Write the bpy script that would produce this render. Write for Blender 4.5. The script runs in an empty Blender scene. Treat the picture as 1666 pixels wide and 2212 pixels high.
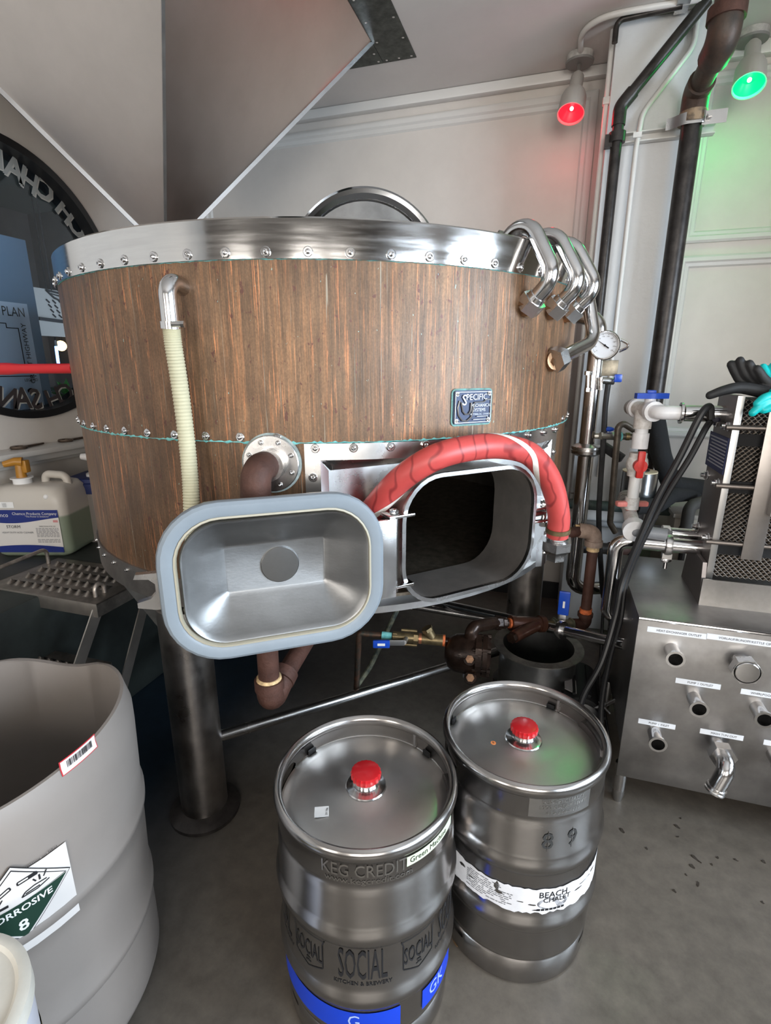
import bpy, bmesh, math, random
from mathutils import Vector, Matrix
random.seed(7)
S = bpy.context.scene
C = S.collection
PI = math.pi
# ------------------------------------------------------------------ camera
FPX, CU, CV = 1120.0, 833.0, 1106.0
PITCH, PSI, CAMZ = math.radians(15.76), math.radians(17.5), 1.46
cam = bpy.data.cameras.new('camera'); camo = bpy.data.objects.new('camera', cam)
C.objects.link(camo); S.camera = camo
cam.sensor_fit = 'VERTICAL'; cam.sensor_height = 24; cam.sensor_width = 24
cam.lens = 24 * FPX / 2212; cam.clip_start = .02; cam.clip_end = 60
camo.location = (0, 0, CAMZ); camo.rotation_euler = (PI/2 - PITCH, 0, PSI)
# ------------------------------------------------------------------ view
S.view_settings.view_transform = 'Standard'; S.view_settings.look = 'None'
S.view_settings.gamma = 1; S.view_settings.use_curve_mapping = False
S.view_settings.exposure = 0.95
# ------------------------------------------------------------------ world: plain overcast sky
W = bpy.data.worlds.new('sky'); S.world = W; W.use_nodes = True
W.node_tree.nodes['Background'].inputs[0].default_value = (.78, .86, 1, 1)
W.node_tree.nodes['Background'].inputs[1].default_value = 1.0
# ------------------------------------------------------------------ room constants
XL, XR, YB, YF, ZC = -2.4, 2.7, 3.3, -2.6, 2.9
WINS_REAR = [(-1.7, -1.05), (.05, .92), (1.08, 1.95)]     # window openings in the rear wall (x range)
WIN_Z = (.85, 2.35)
WINS_RIGHT = [(-1.6, -.2), (.3, 1.5)]         # window openings in the right wall (y range)
# ------------------------------------------------------------------ daylight at the window openings
def area(name, loc, rot, sx, sy, power, col):
    l = bpy.data.lights.new(name, 'AREA'); l.shape = 'RECTANGLE'; l.size = sx; l.size_y = sy
    l.energy = power; l.color = col
    o = bpy.data.objects.new(name, l); C.objects.link(o); o.location = loc; o.rotation_euler = rot
    return o
for a, b in WINS_REAR:
    area('daylight_rear', ((a+b)/2, YF-.10, sum(WIN_Z)/2), (PI/2, 0, 0), b-a, WIN_Z[1]-WIN_Z[0], 42*(b-a), (1, .925, .83))
for a, b in WINS_RIGHT:
    area('daylight_right', (XR+.10, (a+b)/2, sum(WIN_Z)/2), (PI/2, 0, PI/2), b-a, WIN_Z[1]-WIN_Z[0], 84, (.75, .875, 1))
# ------------------------------------------------------------------ pixel -> place
FH = Vector((-math.sin(PSI), math.cos(PSI), 0)); RH = Vector((math.cos(PSI), math.sin(PSI), 0)); UZ = Vector((0, 0, 1))
CP = Vector((0, 0, CAMZ))
def ray(u, v):
    x = (u-CU)/FPX; y = (CV-v)/FPX
    return RH*x + FH*(math.cos(PITCH)+y*math.sin(PITCH)) + UZ*(-math.sin(PITCH)+y*math.cos(PITCH))
def at(u, v, X=None, Y=None, Z=None, f=None):
    d = ray(u, v)
    if X is not None: t = X/d.x
    elif Y is not None: t = Y/d.y
    elif Z is not None: t = (Z-CAMZ)/d.z
    else: t = f/d.dot(FH)
    return CP + d*t
TC = Vector((-.887, 2.074, 0)); TR = .94
TA0 = math.atan2(-TC.y, -TC.x)
def tk(al, rho, z):
    a = TA0 + math.radians(al); return Vector((TC.x+rho*math.cos(a), TC.y+rho*math.sin(a), z))
def tn(al):
    a = TA0 + math.radians(al); return Vector((math.cos(a), math.sin(a), 0))
def tt(al):
    n = tn(al); return Vector((-n.y, n.x, 0))
def onT(u, v, R=TR):
    d = ray(u, v); dx, dy = d.x, d.y
    A = dx*dx+dy*dy; B = dx*TC.x+dy*TC.y; c = TC.x**2+TC.y**2-R*R
    D = B*B-A*c
    t = (B-math.sqrt(max(D, 0)))/A
    return CP+d*t
def alz(p):
    a = math.degrees(math.atan2(p.y-TC.y, p.x-TC.x)-TA0)
    return ((a+180) % 360)-180, p.z
# ------------------------------------------------------------------ materials
MATS = {}
def M_(name, col, rough=.5, metal=0, var=.0, vscale=8, stretch=(1, 1, 1), bump=0, bscale=60, col2=None, spec=.5, trans=0, alpha=1, emit=None, estr=0, rvar=0, ior=1.45, coat=0):
    if name in MATS: return MATS[name]
    m = bpy.data.materials.new(name); m.use_nodes = True; MATS[name] = m
    nt = m.node_tree; b = nt.nodes['Principled BSDF']; L = nt.links.new
    b.inputs['Roughness'].default_value = rough; b.inputs['Metallic'].default_value = metal
    b.inputs['Specular IOR Level'].default_value = spec; b.inputs['IOR'].default_value = ior
    b.inputs['Coat Weight'].default_value = coat
    b.inputs['Base Color'].default_value = (*col, 1)
    if trans: b.inputs['Transmission Weight'].default_value = trans
    if emit: b.inputs['Emission Color'].default_value = (*emit, 1); b.inputs['Emission Strength'].default_value = estr
    tc = nt.nodes.new('ShaderNodeTexCoord'); mp = nt.nodes.new('ShaderNodeMapping'); L(tc.outputs['Object'], mp.inputs[0])
    mp.inputs['Scale'].default_value = stretch
    if var or col2:
        n = nt.nodes.new('ShaderNodeTexNoise'); n.inputs['Scale'].default_value = vscale; n.inputs['Detail'].default_value = 5
        n.inputs['Roughness'].default_value = .65
        L(mp.outputs[0], n.inputs['Vector'])
        r = nt.nodes.new('ShaderNodeValToRGB'); L(n.outputs['Fac'], r.inputs[0])
        if col2: ca, cb = col, col2
        else: ca = tuple(max(0, x*(1-var)) for x in col); cb = tuple(min(1, x*(1+var)) for x in col)
        r.color_ramp.elements[0].position = .35; r.color_ramp.elements[1].position = .65
        r.color_ramp.elements[0].color = (*ca, 1); r.color_ramp.elements[1].color = (*cb, 1)
        L(r.outputs[0], b.inputs['Base Color'])
        if rvar:
            q = nt.nodes.new('ShaderNodeMapRange'); L(n.outputs['Fac'], q.inputs[0])
            q.inputs[1].default_value = .3; q.inputs[2].default_value = .7
            q.inputs[3].default_value = max(.03, rough-rvar); q.inputs[4].default_value = rough+rvar
            L(q.outputs[0], b.inputs['Roughness'])
    if bump:
        n2 = nt.nodes.new('ShaderNodeTexNoise'); n2.inputs['Scale'].default_value = bscale; n2.inputs['Detail'].default_value = 3
        L(mp.outputs[0], n2.inputs['Vector'])
        bp = nt.nodes.new('ShaderNodeBump'); bp.inputs['Strength'].default_value = bump; bp.inputs['Distance'].default_value = .004
        L(n2.outputs['Fac'], bp.inputs['Height']); L(bp.outputs[0], b.inputs['Normal'])
    return m
wall_m = M_('wall_paint', (.61, .565, .52), .45, var=.04, vscale=3, bump=.12, bscale=40)
wallp_m = M_('column_paint', (.64, .64, .64), .4, var=.03, vscale=3, bump=.35, bscale=45)
ceil_m = M_('ceiling_paint', (.58, .545, .515), .6, var=.04, vscale=2, bump=.06)
trim_m = M_('trim_paint', (.63, .61, .58), .35)
steel = M_('stainless', (.56, .55, .545), .26, 1, var=.08, vscale=6, rvar=.05)
steel_h = M_('stainless_hopper', (.52, .47, .435), .34, 1, var=.06, vscale=3, bump=.02, bscale=120, rvar=.04)
steel_p = M_('stainless_polished', (.62, .61, .61), .16, 1, var=.06, vscale=9, rvar=.05)
steel_band = M_('stainless_band', (.66, .65, .64), .12, 1, var=.05, vscale=5, stretch=(1, 1, 14), rvar=.04)
steel_d = M_('stainless_dull', (.42, .41, .40), .38, 1, var=.14, vscale=7, rvar=.06)
steel_k = M_('keg_steel', (.39, .375, .365), .22, 1, var=.07, vscale=5, stretch=(1, 1, 2), rvar=.03)
steel_box = M_('console_steel', (.36, .35, .345), .36, 1, var=.22, vscale=4, bump=.03, bscale=120, rvar=.1)
black_iron = M_('black_iron', (.035, .03, .028), .38, .4, var=.4, vscale=20, bump=.1, bscale=80)
rust_iron = M_('rusty_iron', (.045, .018, .012), .66, .1, var=.5, vscale=14, bump=.35, bscale=110, col2=(.085, .036, .025))
rust_d = M_('oily_iron', (.014, .008, .006), .28, .4, bump=.3, bscale=70, vscale=18, col2=(.04, .022, .015))
rust_o = M_('orange_tape', (.55, .13, .04), .6, var=.4, vscale=50, bump=.4)
tape_y = M_('thread_sealant', (.55, .38, .2), .7, var=.4, vscale=60, bump=.4)
brass = M_('brass_dull', (.20, .15, .08), .42, .8, var=.3, vscale=30)
copper_p = M_('copper_pipe', (.16, .075, .045), .5, .6, vscale=25, col2=(.03, .05, .045))
verdi = M_('verdigris', (.10, .36, .36), .8, vscale=60, col2=(.2, .5, .48), bump=.5)
pvc = M_('white_pvc', (.74, .74, .76), .3, var=.08, vscale=14)
pvc_d = M_('dirty_pvc', (.52, .49, .46), .5, vscale=70, col2=(.72, .70, .69))
pvc_g = M_('grey_pvc', (.22, .23, .25), .45)
blue_p = M_('blue_plastic', (.01, .06, .42), .3)
red_p = M_('red_plastic', (.55, .02, .015), .4, var=.15, vscale=30)
red_f = M_('faded_red_plastic', (.62, .20, .18), .55, var=.2, vscale=40)
rubber = M_('black_rubber', (.018, .018, .02), .55, var=.3, vscale=40)
foam = M_('black_foam', (.012, .012, .013), .9, bump=.3, bscale=90)
wht = M_('white_label', (.74, .73, .72), .5)
ink = M_('black_ink', (.012, .012, .014), .5)
plast_w = M_('white_hdpe', (.225, .198, .180), .48, var=.04, vscale=3, bump=.1, bscale=25)
gasket_m = M_('silicone_gasket', (.195, .225, .255), .4, var=.05, vscale=8)
gasket_y = M_('yellowed_silicone', (.34, .31, .24), .45)
dark_m = M_('dark_void', (.004, .004, .004), .9)
red_hose_m = None
# ------------------------------------------------------------------ mesh helpers
def frame(d, up=None):
    d = Vector(d).normalized()
    u = Vector(up) if up is not None else (Vector((0, 0, 1)) if abs(d.z) < .95 else Vector((1, 0, 0)))
    x = u.cross(d).normalized(); y = d.cross(x)
    return Matrix((x, y, d)).transposed()      # columns x,y,d
def mat4(loc, R=None):
    m = (R.to_4x4() if R is not None else Matrix.Identity(4)); m.translation = Vector(loc); return m
def basis(o, x, y, z):
    m = Matrix.Identity(4)
    for i in range(3):
        m[i][0] = x[i]; m[i][1] = y[i]; m[i][2] = z[i]; m[i][3] = o[i]
    return m
def fillet(pts, r, n=6):
    pts = [Vector(p) for p in pts]
    if r <= 0 or len(pts) < 3: return pts
    out = [pts[0]]
    for i in range(1, len(pts)-1):
        a, b, c = pts[i-1], pts[i], pts[i+1]
        d1 = (a-b); d2 = (c-b); l1, l2 = d1.length, d2.length
        if l1 < 1e-6 or l2 < 1e-6: continue
        d1 /= l1; d2 /= l2
        ang = d1.angle(d2)
        if ang > PI-.03: out.append(b); continue
        t = min(r/math.tan(ang/2), l1*.49, l2*.49)
        rr = t*math.tan(ang/2)
        bis = (d1+d2).normalized(); cen = b+bis*(rr/math.sin(ang/2))
        p1 = b+d1*t; p2 = b+d2*t
        v1 = p1-cen; v2 = p2-cen; th = v1.angle(v2)
        for k in range(n+1):
            s = k/n
            out.append(cen+(v1*math.sin((1-s)*th)+v2*math.sin(s*th))/math.sin(th))
    out.append(pts[-1]); return out
def smooth_path(pts, n=8):
    pts = [Vector(p) for p in pts]; P = [pts[0]*2-pts[1]]+pts+[pts[-1]*2-pts[-2]]; out = []
    for i in range(1, len(P)-2):
        a, b, c, d = P[i-1:i+3]
        for k in range(n):
            t = k/n
            out.append(.5*((2*b)+(c-a)*t+(2*a-5*b+4*c-d)*t*t+(3*b-a-3*c+d)*t**3))
    out.append(pts[-1]); return out
class MB:
    def __init__(s): s.v = []; s.f = []; s.mi = []; s.cur = 0
    def add(s, vs, fs):
        o = len(s.v); s.v += [Vector(x) for x in vs]
        for f in fs: s.f.append([o+i for i in f]); s.mi.append(s.cur)
        return s
    def box(s, c, sz, R=None, bev=0):
        hx, hy, hz = sz[0]/2, sz[1]/2, sz[2]/2; c = Vector(c)
        if bev > 0:
            b = min(bev, hx*.9, hy*.9, hz*.9); bm = bmesh.new(); bmesh.ops.create_cube(bm, size=2)
            for q in bm.verts: q.co = Vector((q.co.x*hx, q.co.y*hy, q.co.z*hz))
            bmesh.ops.bevel(bm, geom=bm.edges[:], offset=b, segments=2, affect='EDGES', profile=.6)
            vs = [q.co.copy() for q in bm.verts]; fs = [[q.index for q in f.verts] for f in bm.faces]
            bm.verts.index_update(); fs = [[q.index for q in f.verts] for f in bm.faces]; bm.free()
        else:
            vs = [Vector((x*hx, y*hy, z*hz)) for x in (-1, 1) for y in (-1, 1) for z in (-1, 1)]
            fs = [[0, 1, 3, 2], [4, 6, 7, 5], [0, 4, 5, 1], [2, 3, 7, 6], [0, 2, 6, 4], [1, 5, 7, 3]]
        if R is not None: vs = [R @ q for q in vs]
        return s.add([c+q for q in vs], fs)
    def bx(s, lo, hi, bev=0):
        lo, hi = Vector(lo), Vector(hi); return s.box((lo+hi)/2, [abs(q) for q in (hi-lo)], bev=bev)
    def tube(s, pts, r, seg=14, bend=0, cap=True, n=6, flat=None):
        pts = fillet(pts, bend, n); N = len(pts); rs = r if isinstance(r, (list, tuple)) else [r]*N
        if len(rs) != N: rs = [rs[0]+(rs[-1]-rs[0])*i/(N-1) for i in range(N)]
        vs = []; prev = None
        for i, p in enumerate(pts):
            if i == 0: d = pts[1]-p
            elif i == N-1: d = p-pts[i-1]
            else: d = (pts[i+1]-p).normalized()+(p-pts[i-1]).normalized()
            d = d.normalized()
            if prev is None: R = frame(d); x = R.col[0].copy()
            else: x = (prev-d*prev.dot(d)).normalized()
            prev = x; y = d.cross(x)
            for k in range(seg):
                a = 2*PI*k/seg
                vs.append(p+(x*math.cos(a)+y*math.sin(a)*(flat or 1))*rs[i])
        fs = [[i*seg+k, i*seg+(k+1) % seg, (i+1)*seg+(k+1) % seg, (i+1)*seg+k] for i in range(N-1) for k in range(seg)]
        if cap: fs += [list(range(seg-1, -1, -1)), [(N-1)*seg+k for k in range(seg)]]
        return s.add(vs, fs)
    def cyl(s, p0, p1, r0, r1=None, seg=18): return s.tube([Vector(p0), Vector(p1)], [r0, r0 if r1 is None else r1], seg)
    def pipe(s, p0, p1, ro, ri, seg=20):       # open-ended hollow cylinder
        p0, p1 = Vector(p0), Vector(p1); R = frame(p1-p0); L = (p1-p0).length
        return s.lathe([(ri, 0), (ro, 0), (ro, L), (ri, L)], mat4(p0, R), seg, closed=True)
    def lathe(s, prof, M=None, seg=48, a0=0, a1=2*PI, closed=False):
        full = abs(a1-a0-2*PI) < 1e-6; n = seg if full else seg+1; M = M or Matrix.Identity(4); vs = []
        for k in range(n):
            a = a0+(a1-a0)*k/seg
            for r, z in prof: vs.append(M @ Vector((r*math.cos(a), r*math.sin(a), z)))
        m = len(prof); fs = []
        for k in range(seg):
            k2 = (k+1) % n
            for j in range(m if closed else m-1):
                j2 = (j+1) % m; fs.append([k*m+j, k2*m+j, k2*m+j2, k*m+j2])
        return s.add(vs, fs)
    def prism(s, out, h, M=None, h0=0):
        M = M or Matrix.Identity(4); n = len(out)
        vs = [M @ Vector((x, y, h0)) for x, y in out]+[M @ Vector((x, y, h)) for x, y in out]
        fs = [list(range(n-1, -1, -1)), list(range(n, 2*n))]+[[i, (i+1) % n, n+(i+1) % n, n+i] for i in range(n)]
        return s.add(vs, fs)
    def ring(s, outer, inner, h, M=None, h0=0):   # prism with a hole; same number of points
        M = M or Matrix.Identity(4); n = len(outer); vs = []
        for z in (h0, h):
            vs += [M @ Vector((x, y, z)) for x, y in outer]+[M @ Vector((x, y, z)) for x, y in inner]
        fs = []
        for i in range(n):
            j = (i+1) % n
            fs += [[i, n+i, n+j, j], [2*n+i, 2*n+j, 3*n+j, 3*n+i], [i, j, 2*n+j, 2*n+i], [n+i, 3*n+i, 3*n+j, n+j]]
        return s.add(vs, fs)
    def sphere(s, c, r, seg=14, sc=(1, 1, 1), M=None):
        vs = []; fs = []; rg = seg//2; c = Vector(c)
        for i in range(rg+1):
            t = PI*i/rg
            for k in range(seg):
                a = 2*PI*k/seg; q = Vector((math.sin(t)*math.cos(a)*sc[0], math.sin(t)*math.sin(a)*sc[1], math.cos(t)*sc[2]))*r
                vs.append(c+(M @ q if M is not None else q))
        fs = [[i*seg+k, (i+1)*seg+k, (i+1)*seg+(k+1) % seg, i*seg+(k+1) % seg] for i in range(rg) for k in range(seg)]
        return s.add(vs, fs)
    def grid(s, nu, nv, fn):
        vs = [fn(i/nu, j/nv) for i in range(nu+1) for j in range(nv+1)]
        return s.add(vs, [[i*(nv+1)+j, (i+1)*(nv+1)+j, (i+1)*(nv+1)+j+1, i*(nv+1)+j+1] for i in range(nu) for j in range(nv)])
    def mesh(s, name, mats, off=Vector((0, 0, 0)), ang=35, fix=True):
        me = bpy.data.meshes.new(name); me.from_pydata([tuple(q-off) for q in s.v], [], s.f)
        for m in (mats if isinstance(mats, (list, tuple)) else [mats]): me.materials.append(m)
        if fix:
            bm = bmesh.new(); bm.from_mesh(me)
            bmesh.ops.remove_doubles(bm, verts=bm.verts, dist=1e-6)
            bmesh.ops.recalc_face_normals(bm, faces=bm.faces); bm.to_mesh(me); bm.free()
        if isinstance(mats, (list, tuple)) and len(mats) > 1 and len(me.polygons) == len(s.mi):
            me.polygons.foreach_set('material_index', s.mi)
        me.polygons.foreach_set('use_smooth', [True]*len(me.polygons))
        me.set_sharp_from_angle(angle=math.radians(ang)); me.update()
        return me
    def build(s, name, mats, parent=None, label=None, ang=35, fix=True):
        off = wloc(parent) if parent else Vector((0, 0, 0))
        if parent is None and s.v: # put a top-level object's origin at its base
            off = Vector((sum(q.x for q in s.v)/len(s.v), sum(q.y for q in s.v)/len(s.v), min(q.z for q in s.v)))
        o = bpy.data.objects.new(name, s.mesh(name, mats, off, ang, fix)); C.objects.link(o)
        if parent: o.parent = parent
        else: o.location = off
        if label: o['label'] = label
        return o
def wloc(o):
    p = Vector(o.location)
    while o.parent: o = o.parent; p += Vector(o.location)
    return p
def thing(name, label, cat, loc=(0, 0, 0), group=None):
    o = bpy.data.objects.new(name, None); C.objects.link(o); o.location = loc; o.empty_display_size = .1
    return tag(o, label, cat, group)
def tag(o, label, cat, group=None):
    o['label'] = label; o['category'] = cat
    if group: o['group'] = group
    return o
def struct(o): o['kind'] = 'structure'; return o
def stuff(o): o['kind'] = 'stuff'; return o
def inst(name, me, parent, M, label=None):       # copy of a shared mesh at a world matrix M, under an unrotated parent
    o = bpy.data.objects.new(name, me); C.objects.link(o); o.parent = parent
    m = M.copy(); m.translation = m.translation-wloc(parent); o.matrix_local = m
    if label: o['label'] = label
    return o
def rrect(w, h, r, n=8):
    out = []
    for cx, cy, a0 in ((w/2-r, h/2-r, 0), (-w/2+r, h/2-r, PI/2), (-w/2+r, -h/2+r, PI), (w/2-r, -h/2+r, 1.5*PI)):
        for k in range(n+1):
            a = a0+PI/2*k/n; out.append((cx+r*math.cos(a), cy+r*math.sin(a)))
    return out
def hexpts(r, a=0): return [(r*math.cos(a+k*PI/3), r*math.sin(a+k*PI/3)) for k in range(6)]
_TX = {}
def textmesh(s, size=1, sx=1, al='CENTER', ext=0):
    key = (s, al, ext)
    if key not in _TX:
        cu = bpy.data.curves.new('t', 'FONT'); cu.body = s; cu.align_x = al; cu.align_y = 'CENTER'; cu.size = 1; cu.resolution_u = 2; cu.offset = ext
        ob = bpy.data.objects.new('t', cu); C.objects.link(ob)
        dg = bpy.context.evaluated_depsgraph_get(); me = bpy.data.meshes.new_from_object(ob.evaluated_get(dg))
        _TX[key] = ([q.co.copy() for q in me.vertices], [list(p.vertices) for p in me.polygons])
        bpy.data.objects.remove(ob); bpy.data.curves.remove(cu); bpy.data.meshes.remove(me)
    v, f = _TX[key]
    return [Vector((q.x*size*sx, q.y*size, 0)) for q in v], f
def text(name, s, size, M, mat, parent, sx=1, al='CENTER', mp=None, label=None, ext=0):
    """flat print: letters as a thin mesh; mp maps local x,y -> world (curved surfaces)"""
    v, f = textmesh(s, size, sx, al, ext); b = MB()
    fn = mp or (lambda q: M @ q)
    b.add([fn(q) for q in v], f)
    return b.build(name, mat, parent, label, fix=False)
def union_label(): pass
def boolean(o, cutters):
    for c in cutters:
        m = o.modifiers.new('b', 'BOOLEAN'); m.object = c; m.operation = 'DIFFERENCE'; m.solver = 'EXACT'
    dg = bpy.context.evaluated_depsgraph_get(); me = bpy.data.meshes.new_from_object(o.evaluated_get(dg))
    o.modifiers.clear(); old = o.data; o.data = me; bpy.data.meshes.remove(old)
    for c in cutters: bpy.data.objects.remove(c)
    me.polygons.foreach_set('use_smooth', [True]*len(me.polygons)); me.set_sharp_from_angle(angle=math.radians(35))
    return o
# =================================================================== THE ROOM
def floor_mat():
    m = bpy.data.materials.new('epoxy_floor'); m.use_nodes = True; nt = m.node_tree; L = nt.links.new; b = nt.nodes['Principled BSDF']
    tc = nt.nodes.new('ShaderNodeTexCoord')
    n1 = nt.nodes.new('ShaderNodeTexNoise'); n1.inputs['Scale'].default_value = 1.3; n1.inputs['Detail'].default_value = 6; L(tc.outputs['Object'], n1.inputs[0])
    n2 = nt.nodes.new('ShaderNodeTexNoise'); n2.inputs['Scale'].default_value = 22; n2.inputs['Detail'].default_value = 6; n2.inputs['Roughness'].default_value = .7; L(tc.outputs['Object'], n2.inputs[0])
    # worn brown patch of coating by the steel cabinet, grey-blue coating elsewhere
    sx = nt.nodes.new('ShaderNodeSeparateXYZ'); L(tc.outputs['Object'], sx.inputs[0])
    ad = nt.nodes.new('ShaderNodeMath'); ad.operation = 'MULTIPLY_ADD'; L(n1.outputs['Fac'], ad.inputs[0]); ad.inputs[1].default_value = .5; L(sx.outputs['X'], ad.inputs[2])
    r1 = nt.nodes.new('ShaderNodeMapRange'); L(ad.outputs[0], r1.inputs[0]); r1.inputs[1].default_value = .15; r1.inputs[2].default_value = .75
    mx = nt.nodes.new('ShaderNodeMixRGB'); L(r1.outputs[0], mx.inputs[0]); mx.inputs[1].default_value = (.008, .016, .026, 1); mx.inputs[2].default_value = (.115, .098, .08, 1)
    r2 = nt.nodes.new('ShaderNodeMapRange'); L(n2.outputs['Fac'], r2.inputs[0]); r2.inputs[1].default_value = .3; r2.inputs[2].default_value = .75; r2.inputs[3].default_value = .72; r2.inputs[4].default_value = 1.2
    mu = nt.nodes.new('ShaderNodeMixRGB'); mu.blend_type = 'MULTIPLY'; mu.inputs[0].default_value = 1; L(mx.outputs[0], mu.inputs[1]); L(r2.outputs[0], mu.inputs[2])
    L(mu.outputs[0], b.inputs['Base Color'])
    r3 = nt.nodes.new('ShaderNodeMapRange'); L(n1.outputs['Fac'], r3.inputs[0]); r3.inputs[3].default_value = .30; r3.inputs[4].default_value = .52; L(r3.outputs[0], b.inputs['Roughness'])
    bp = nt.nodes.new('ShaderNodeBump'); bp.inputs['Strength'].default_value = .15; bp.inputs['Distance'].default_value = .004; L(n2.outputs['Fac'], bp.inputs['Height']); L(bp.outputs[0], b.inputs['Normal'])
    return m
floor_o = struct(MB().bx((XL-2.9, YF-.2, -.1), (XR+.2, YB+.2, 0)).build('floor', floor_mat()))
struct(MB().bx((XL-.2, YF-.2, ZC), (XR+.2, YB+.2, ZC+.1)).build('ceiling', ceil_m))
struct(MB().bx((XL-.2, YB, 0), (XR+.2, YB+.15, ZC)).build('wall_back', wall_m))
def wall_openings(name, axis, pos, lo, hi, wins, z0, z1, sgn):
    """wall slab with rectangular window openings; axis 'x' or 'y' is the running direction"""
    b = MB(); t = .15
    def put(a0, a1, b0, b1):
        if axis == 'x': b.bx((a0, min(pos, pos+sgn*t), b0), (a1, max(pos, pos+sgn*t), b1))
        else: b.bx((min(pos, pos+sgn*t), a0, b0), (max(pos, pos+sgn*t), a1, b1))
    c = lo
    for a, e in wins: put(c, a, 0, ZC); put(a, e, 0, z0); put(a, e, z1, ZC); c = e
    put(c, hi, 0, ZC); return struct(b.build(name, M_('rear_wall_paint', (.20, .165, .14), .6, var=.1, vscale=2)))
wall_openings('wall_rear', 'x', YF, XL-.15, XR+.15, WINS_REAR, *WIN_Z, -1)
wall_openings('wall_right', 'y', XR, YF, YB, WINS_RIGHT, *WIN_Z, 1)
wn = 2
def thin_glass(name, tint):
    g = bpy.data.materials.new(name); g.use_nodes = True; n = g.node_tree; n.nodes.remove(n.nodes['Principled BSDF'])
    t = n.nodes.new('ShaderNodeBsdfTransparent'); s = n.nodes.new('ShaderNodeBsdfGlossy'); m = n.nodes.new('ShaderNodeMixShader'); l = n.nodes.new('ShaderNodeLayerWeight')
    t.inputs[0].default_value = (*tint, 1); s.inputs['Roughness'].default_value = .02; l.inputs['Blend'].default_value = .25
    n.links.new(l.outputs['Fresnel'], m.inputs[0]); n.links.new(t.outputs[0], m.inputs[1]); n.links.new(s.outputs[0], m.inputs[2]); n.links.new(m.outputs[0], n.nodes['Material Output'].inputs[0]); return g
clear_glass = thin_glass('clear_glass', (.985, .99, .99))
def win_frame(axis, pos, a, e):
    global wn
    z0, z1 = WIN_Z; b = MB(); f = .05
    segs = [(a, a+f, z0, z1), (e-f, e, z0, z1), (a, e, z0, z0+f), (a, e, z1-f, z1), ((a+e)/2-.02, (a+e)/2+.02, z0, z1), (a, e, (z0+z1)/2-.02, (z0+z1)/2+.02)]
    for q in segs:
        if axis == 'x': b.bx((q[0], pos-.06, q[2]), (q[1], pos-.02, q[3]))
        else: b.bx((pos+.02, q[0], q[2]), (pos+.06, q[1], q[3]))
    o = struct(b.build('window_%d' % wn, trim_m)); wn += 1
    g_ = MB()
    if axis == 'x': g_.bx((a+f, pos-.042, z0+f), (e-f, pos-.038, z1-f))
    else: g_.bx((pos+.038, a+f, z0+f), (pos+.042, e-f, z1-f))
    g_.build('pane', clear_glass, o)
for a, e in WINS_REAR: win_frame('x', YF, a, e)
for a, e in WINS_RIGHT: win_frame('y', XR, a, e)
# ---- left wall with the round window
pts = [at(u, v, X=XL) for u, v in ((0, 290), (110, 375), (210, 490), (160, 870), (60, 912))]
# least squares circle in (y,z)
def circfit(P):
    import numpy as np
    A = np.array([[p.y, p.z, 1] for p in P]); q = np.array([p.y**2+p.z**2 for p in P])
    s = np.linalg.lstsq(A, q, rcond=None)[0]; cy, cz = s[0]/2, s[1]/2
    return cy, cz, math.sqrt(s[2]+cy*cy+cz*cz)
WY, WZ, WRr = circfit(pts)
print('round window', WY, WZ, WRr)
def holed_rect(y0, y1, z0, z1, cy, cz, r, n=96):
    an = [2*PI*k/n for k in range(n)]+[math.atan2(b-cz, a-cy) % (2*PI) for a in (y0, y1) for b in (z0, z1)]
    an = sorted(set(an)); inn = []; out = []
    for a in an:
        c, s = math.cos(a), math.sin(a); t = min(((y1-cy)/c if c > 1e-9 else (y0-cy)/c if c < -1e-9 else 1e9), ((z1-cz)/s if s > 1e-9 else (z0-cz)/s if s < -1e-9 else 1e9))
        out.append((cy+c*t, cz+s*t)); inn.append((cy+r*c, cz+r*s))
    return out, inn
MX = basis((XL, 0, 0), (0, 1, 0), (0, 0, 1), (1, 0, 0))        # local x->Y, y->Z, z->X
o_, i_ = holed_rect(YF, YB, 0, ZC, WY, WZ, WRr)
struct(MB().ring(o_, i_, 0, MX, -.14).build('wall_left', wall_m))
win1 = struct(bpy.data.objects.new('window_1', None)); C.objects.link(win1); win1.location = (XL, WY, WZ-WRr)
blk = M_('black_frame', (.012, .012, .013), .35)
MW = basis((XL, WY, WZ), (0, 1, 0), (0, 0, 1), (1, 0, 0))
MB().lathe([(WRr-.035, -.12), (WRr-.035, .012), (WRr-.001, .012), (WRr-.001, -.12)], MW, 96, closed=True).build('frame', blk, win1)
glass = thin_glass('window_glass', (.86, .92, .97))
MB().lathe([(0, -.06), (WRr-.034, -.06), (WRr-.034, -.066), (0, -.066)], MW, 64).build('pane', glass, win1)
let_m = M_('window_lettering', (.33, .34, .33), .5); let_d = M_('window_lettering_dark', (.05, .04, .04), .5)
let_o = M_('window_letter_edge', (.5, .49, .45), .5)
def glass_letter(ch, u, v, size, dark=False, top=True):
    p = at(u, v, X=XL-.055); a = math.atan2(p.z-WZ, p.y-WY)
    rot = a-PI/2 if top else a+PI/2
    x = Vector((0, math.cos(rot), math.sin(rot))); y = Vector((0, -math.sin(rot), math.cos(rot)))
    M1 = basis(p, -x, y, (1, 0, 0)); M2 = basis(p+Vector((-.002, .007, -.006)), -x, y, (1, 0, 0))
    text('letter_edge', ch, size*.92, M2, let_o, win1, .95, ext=.02)
    text('letter', ch, size*.92, M1, let_d if dark else let_m, win1, .95, ext=.02)
for ch, u, v in (('L', -8, 338), ('A', 29, 365), ('H', 62, 392), ('C', 96, 412), ('H', 140, 458), ('C', 167, 492)): glass_letter(ch, u, v, .15)
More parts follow.
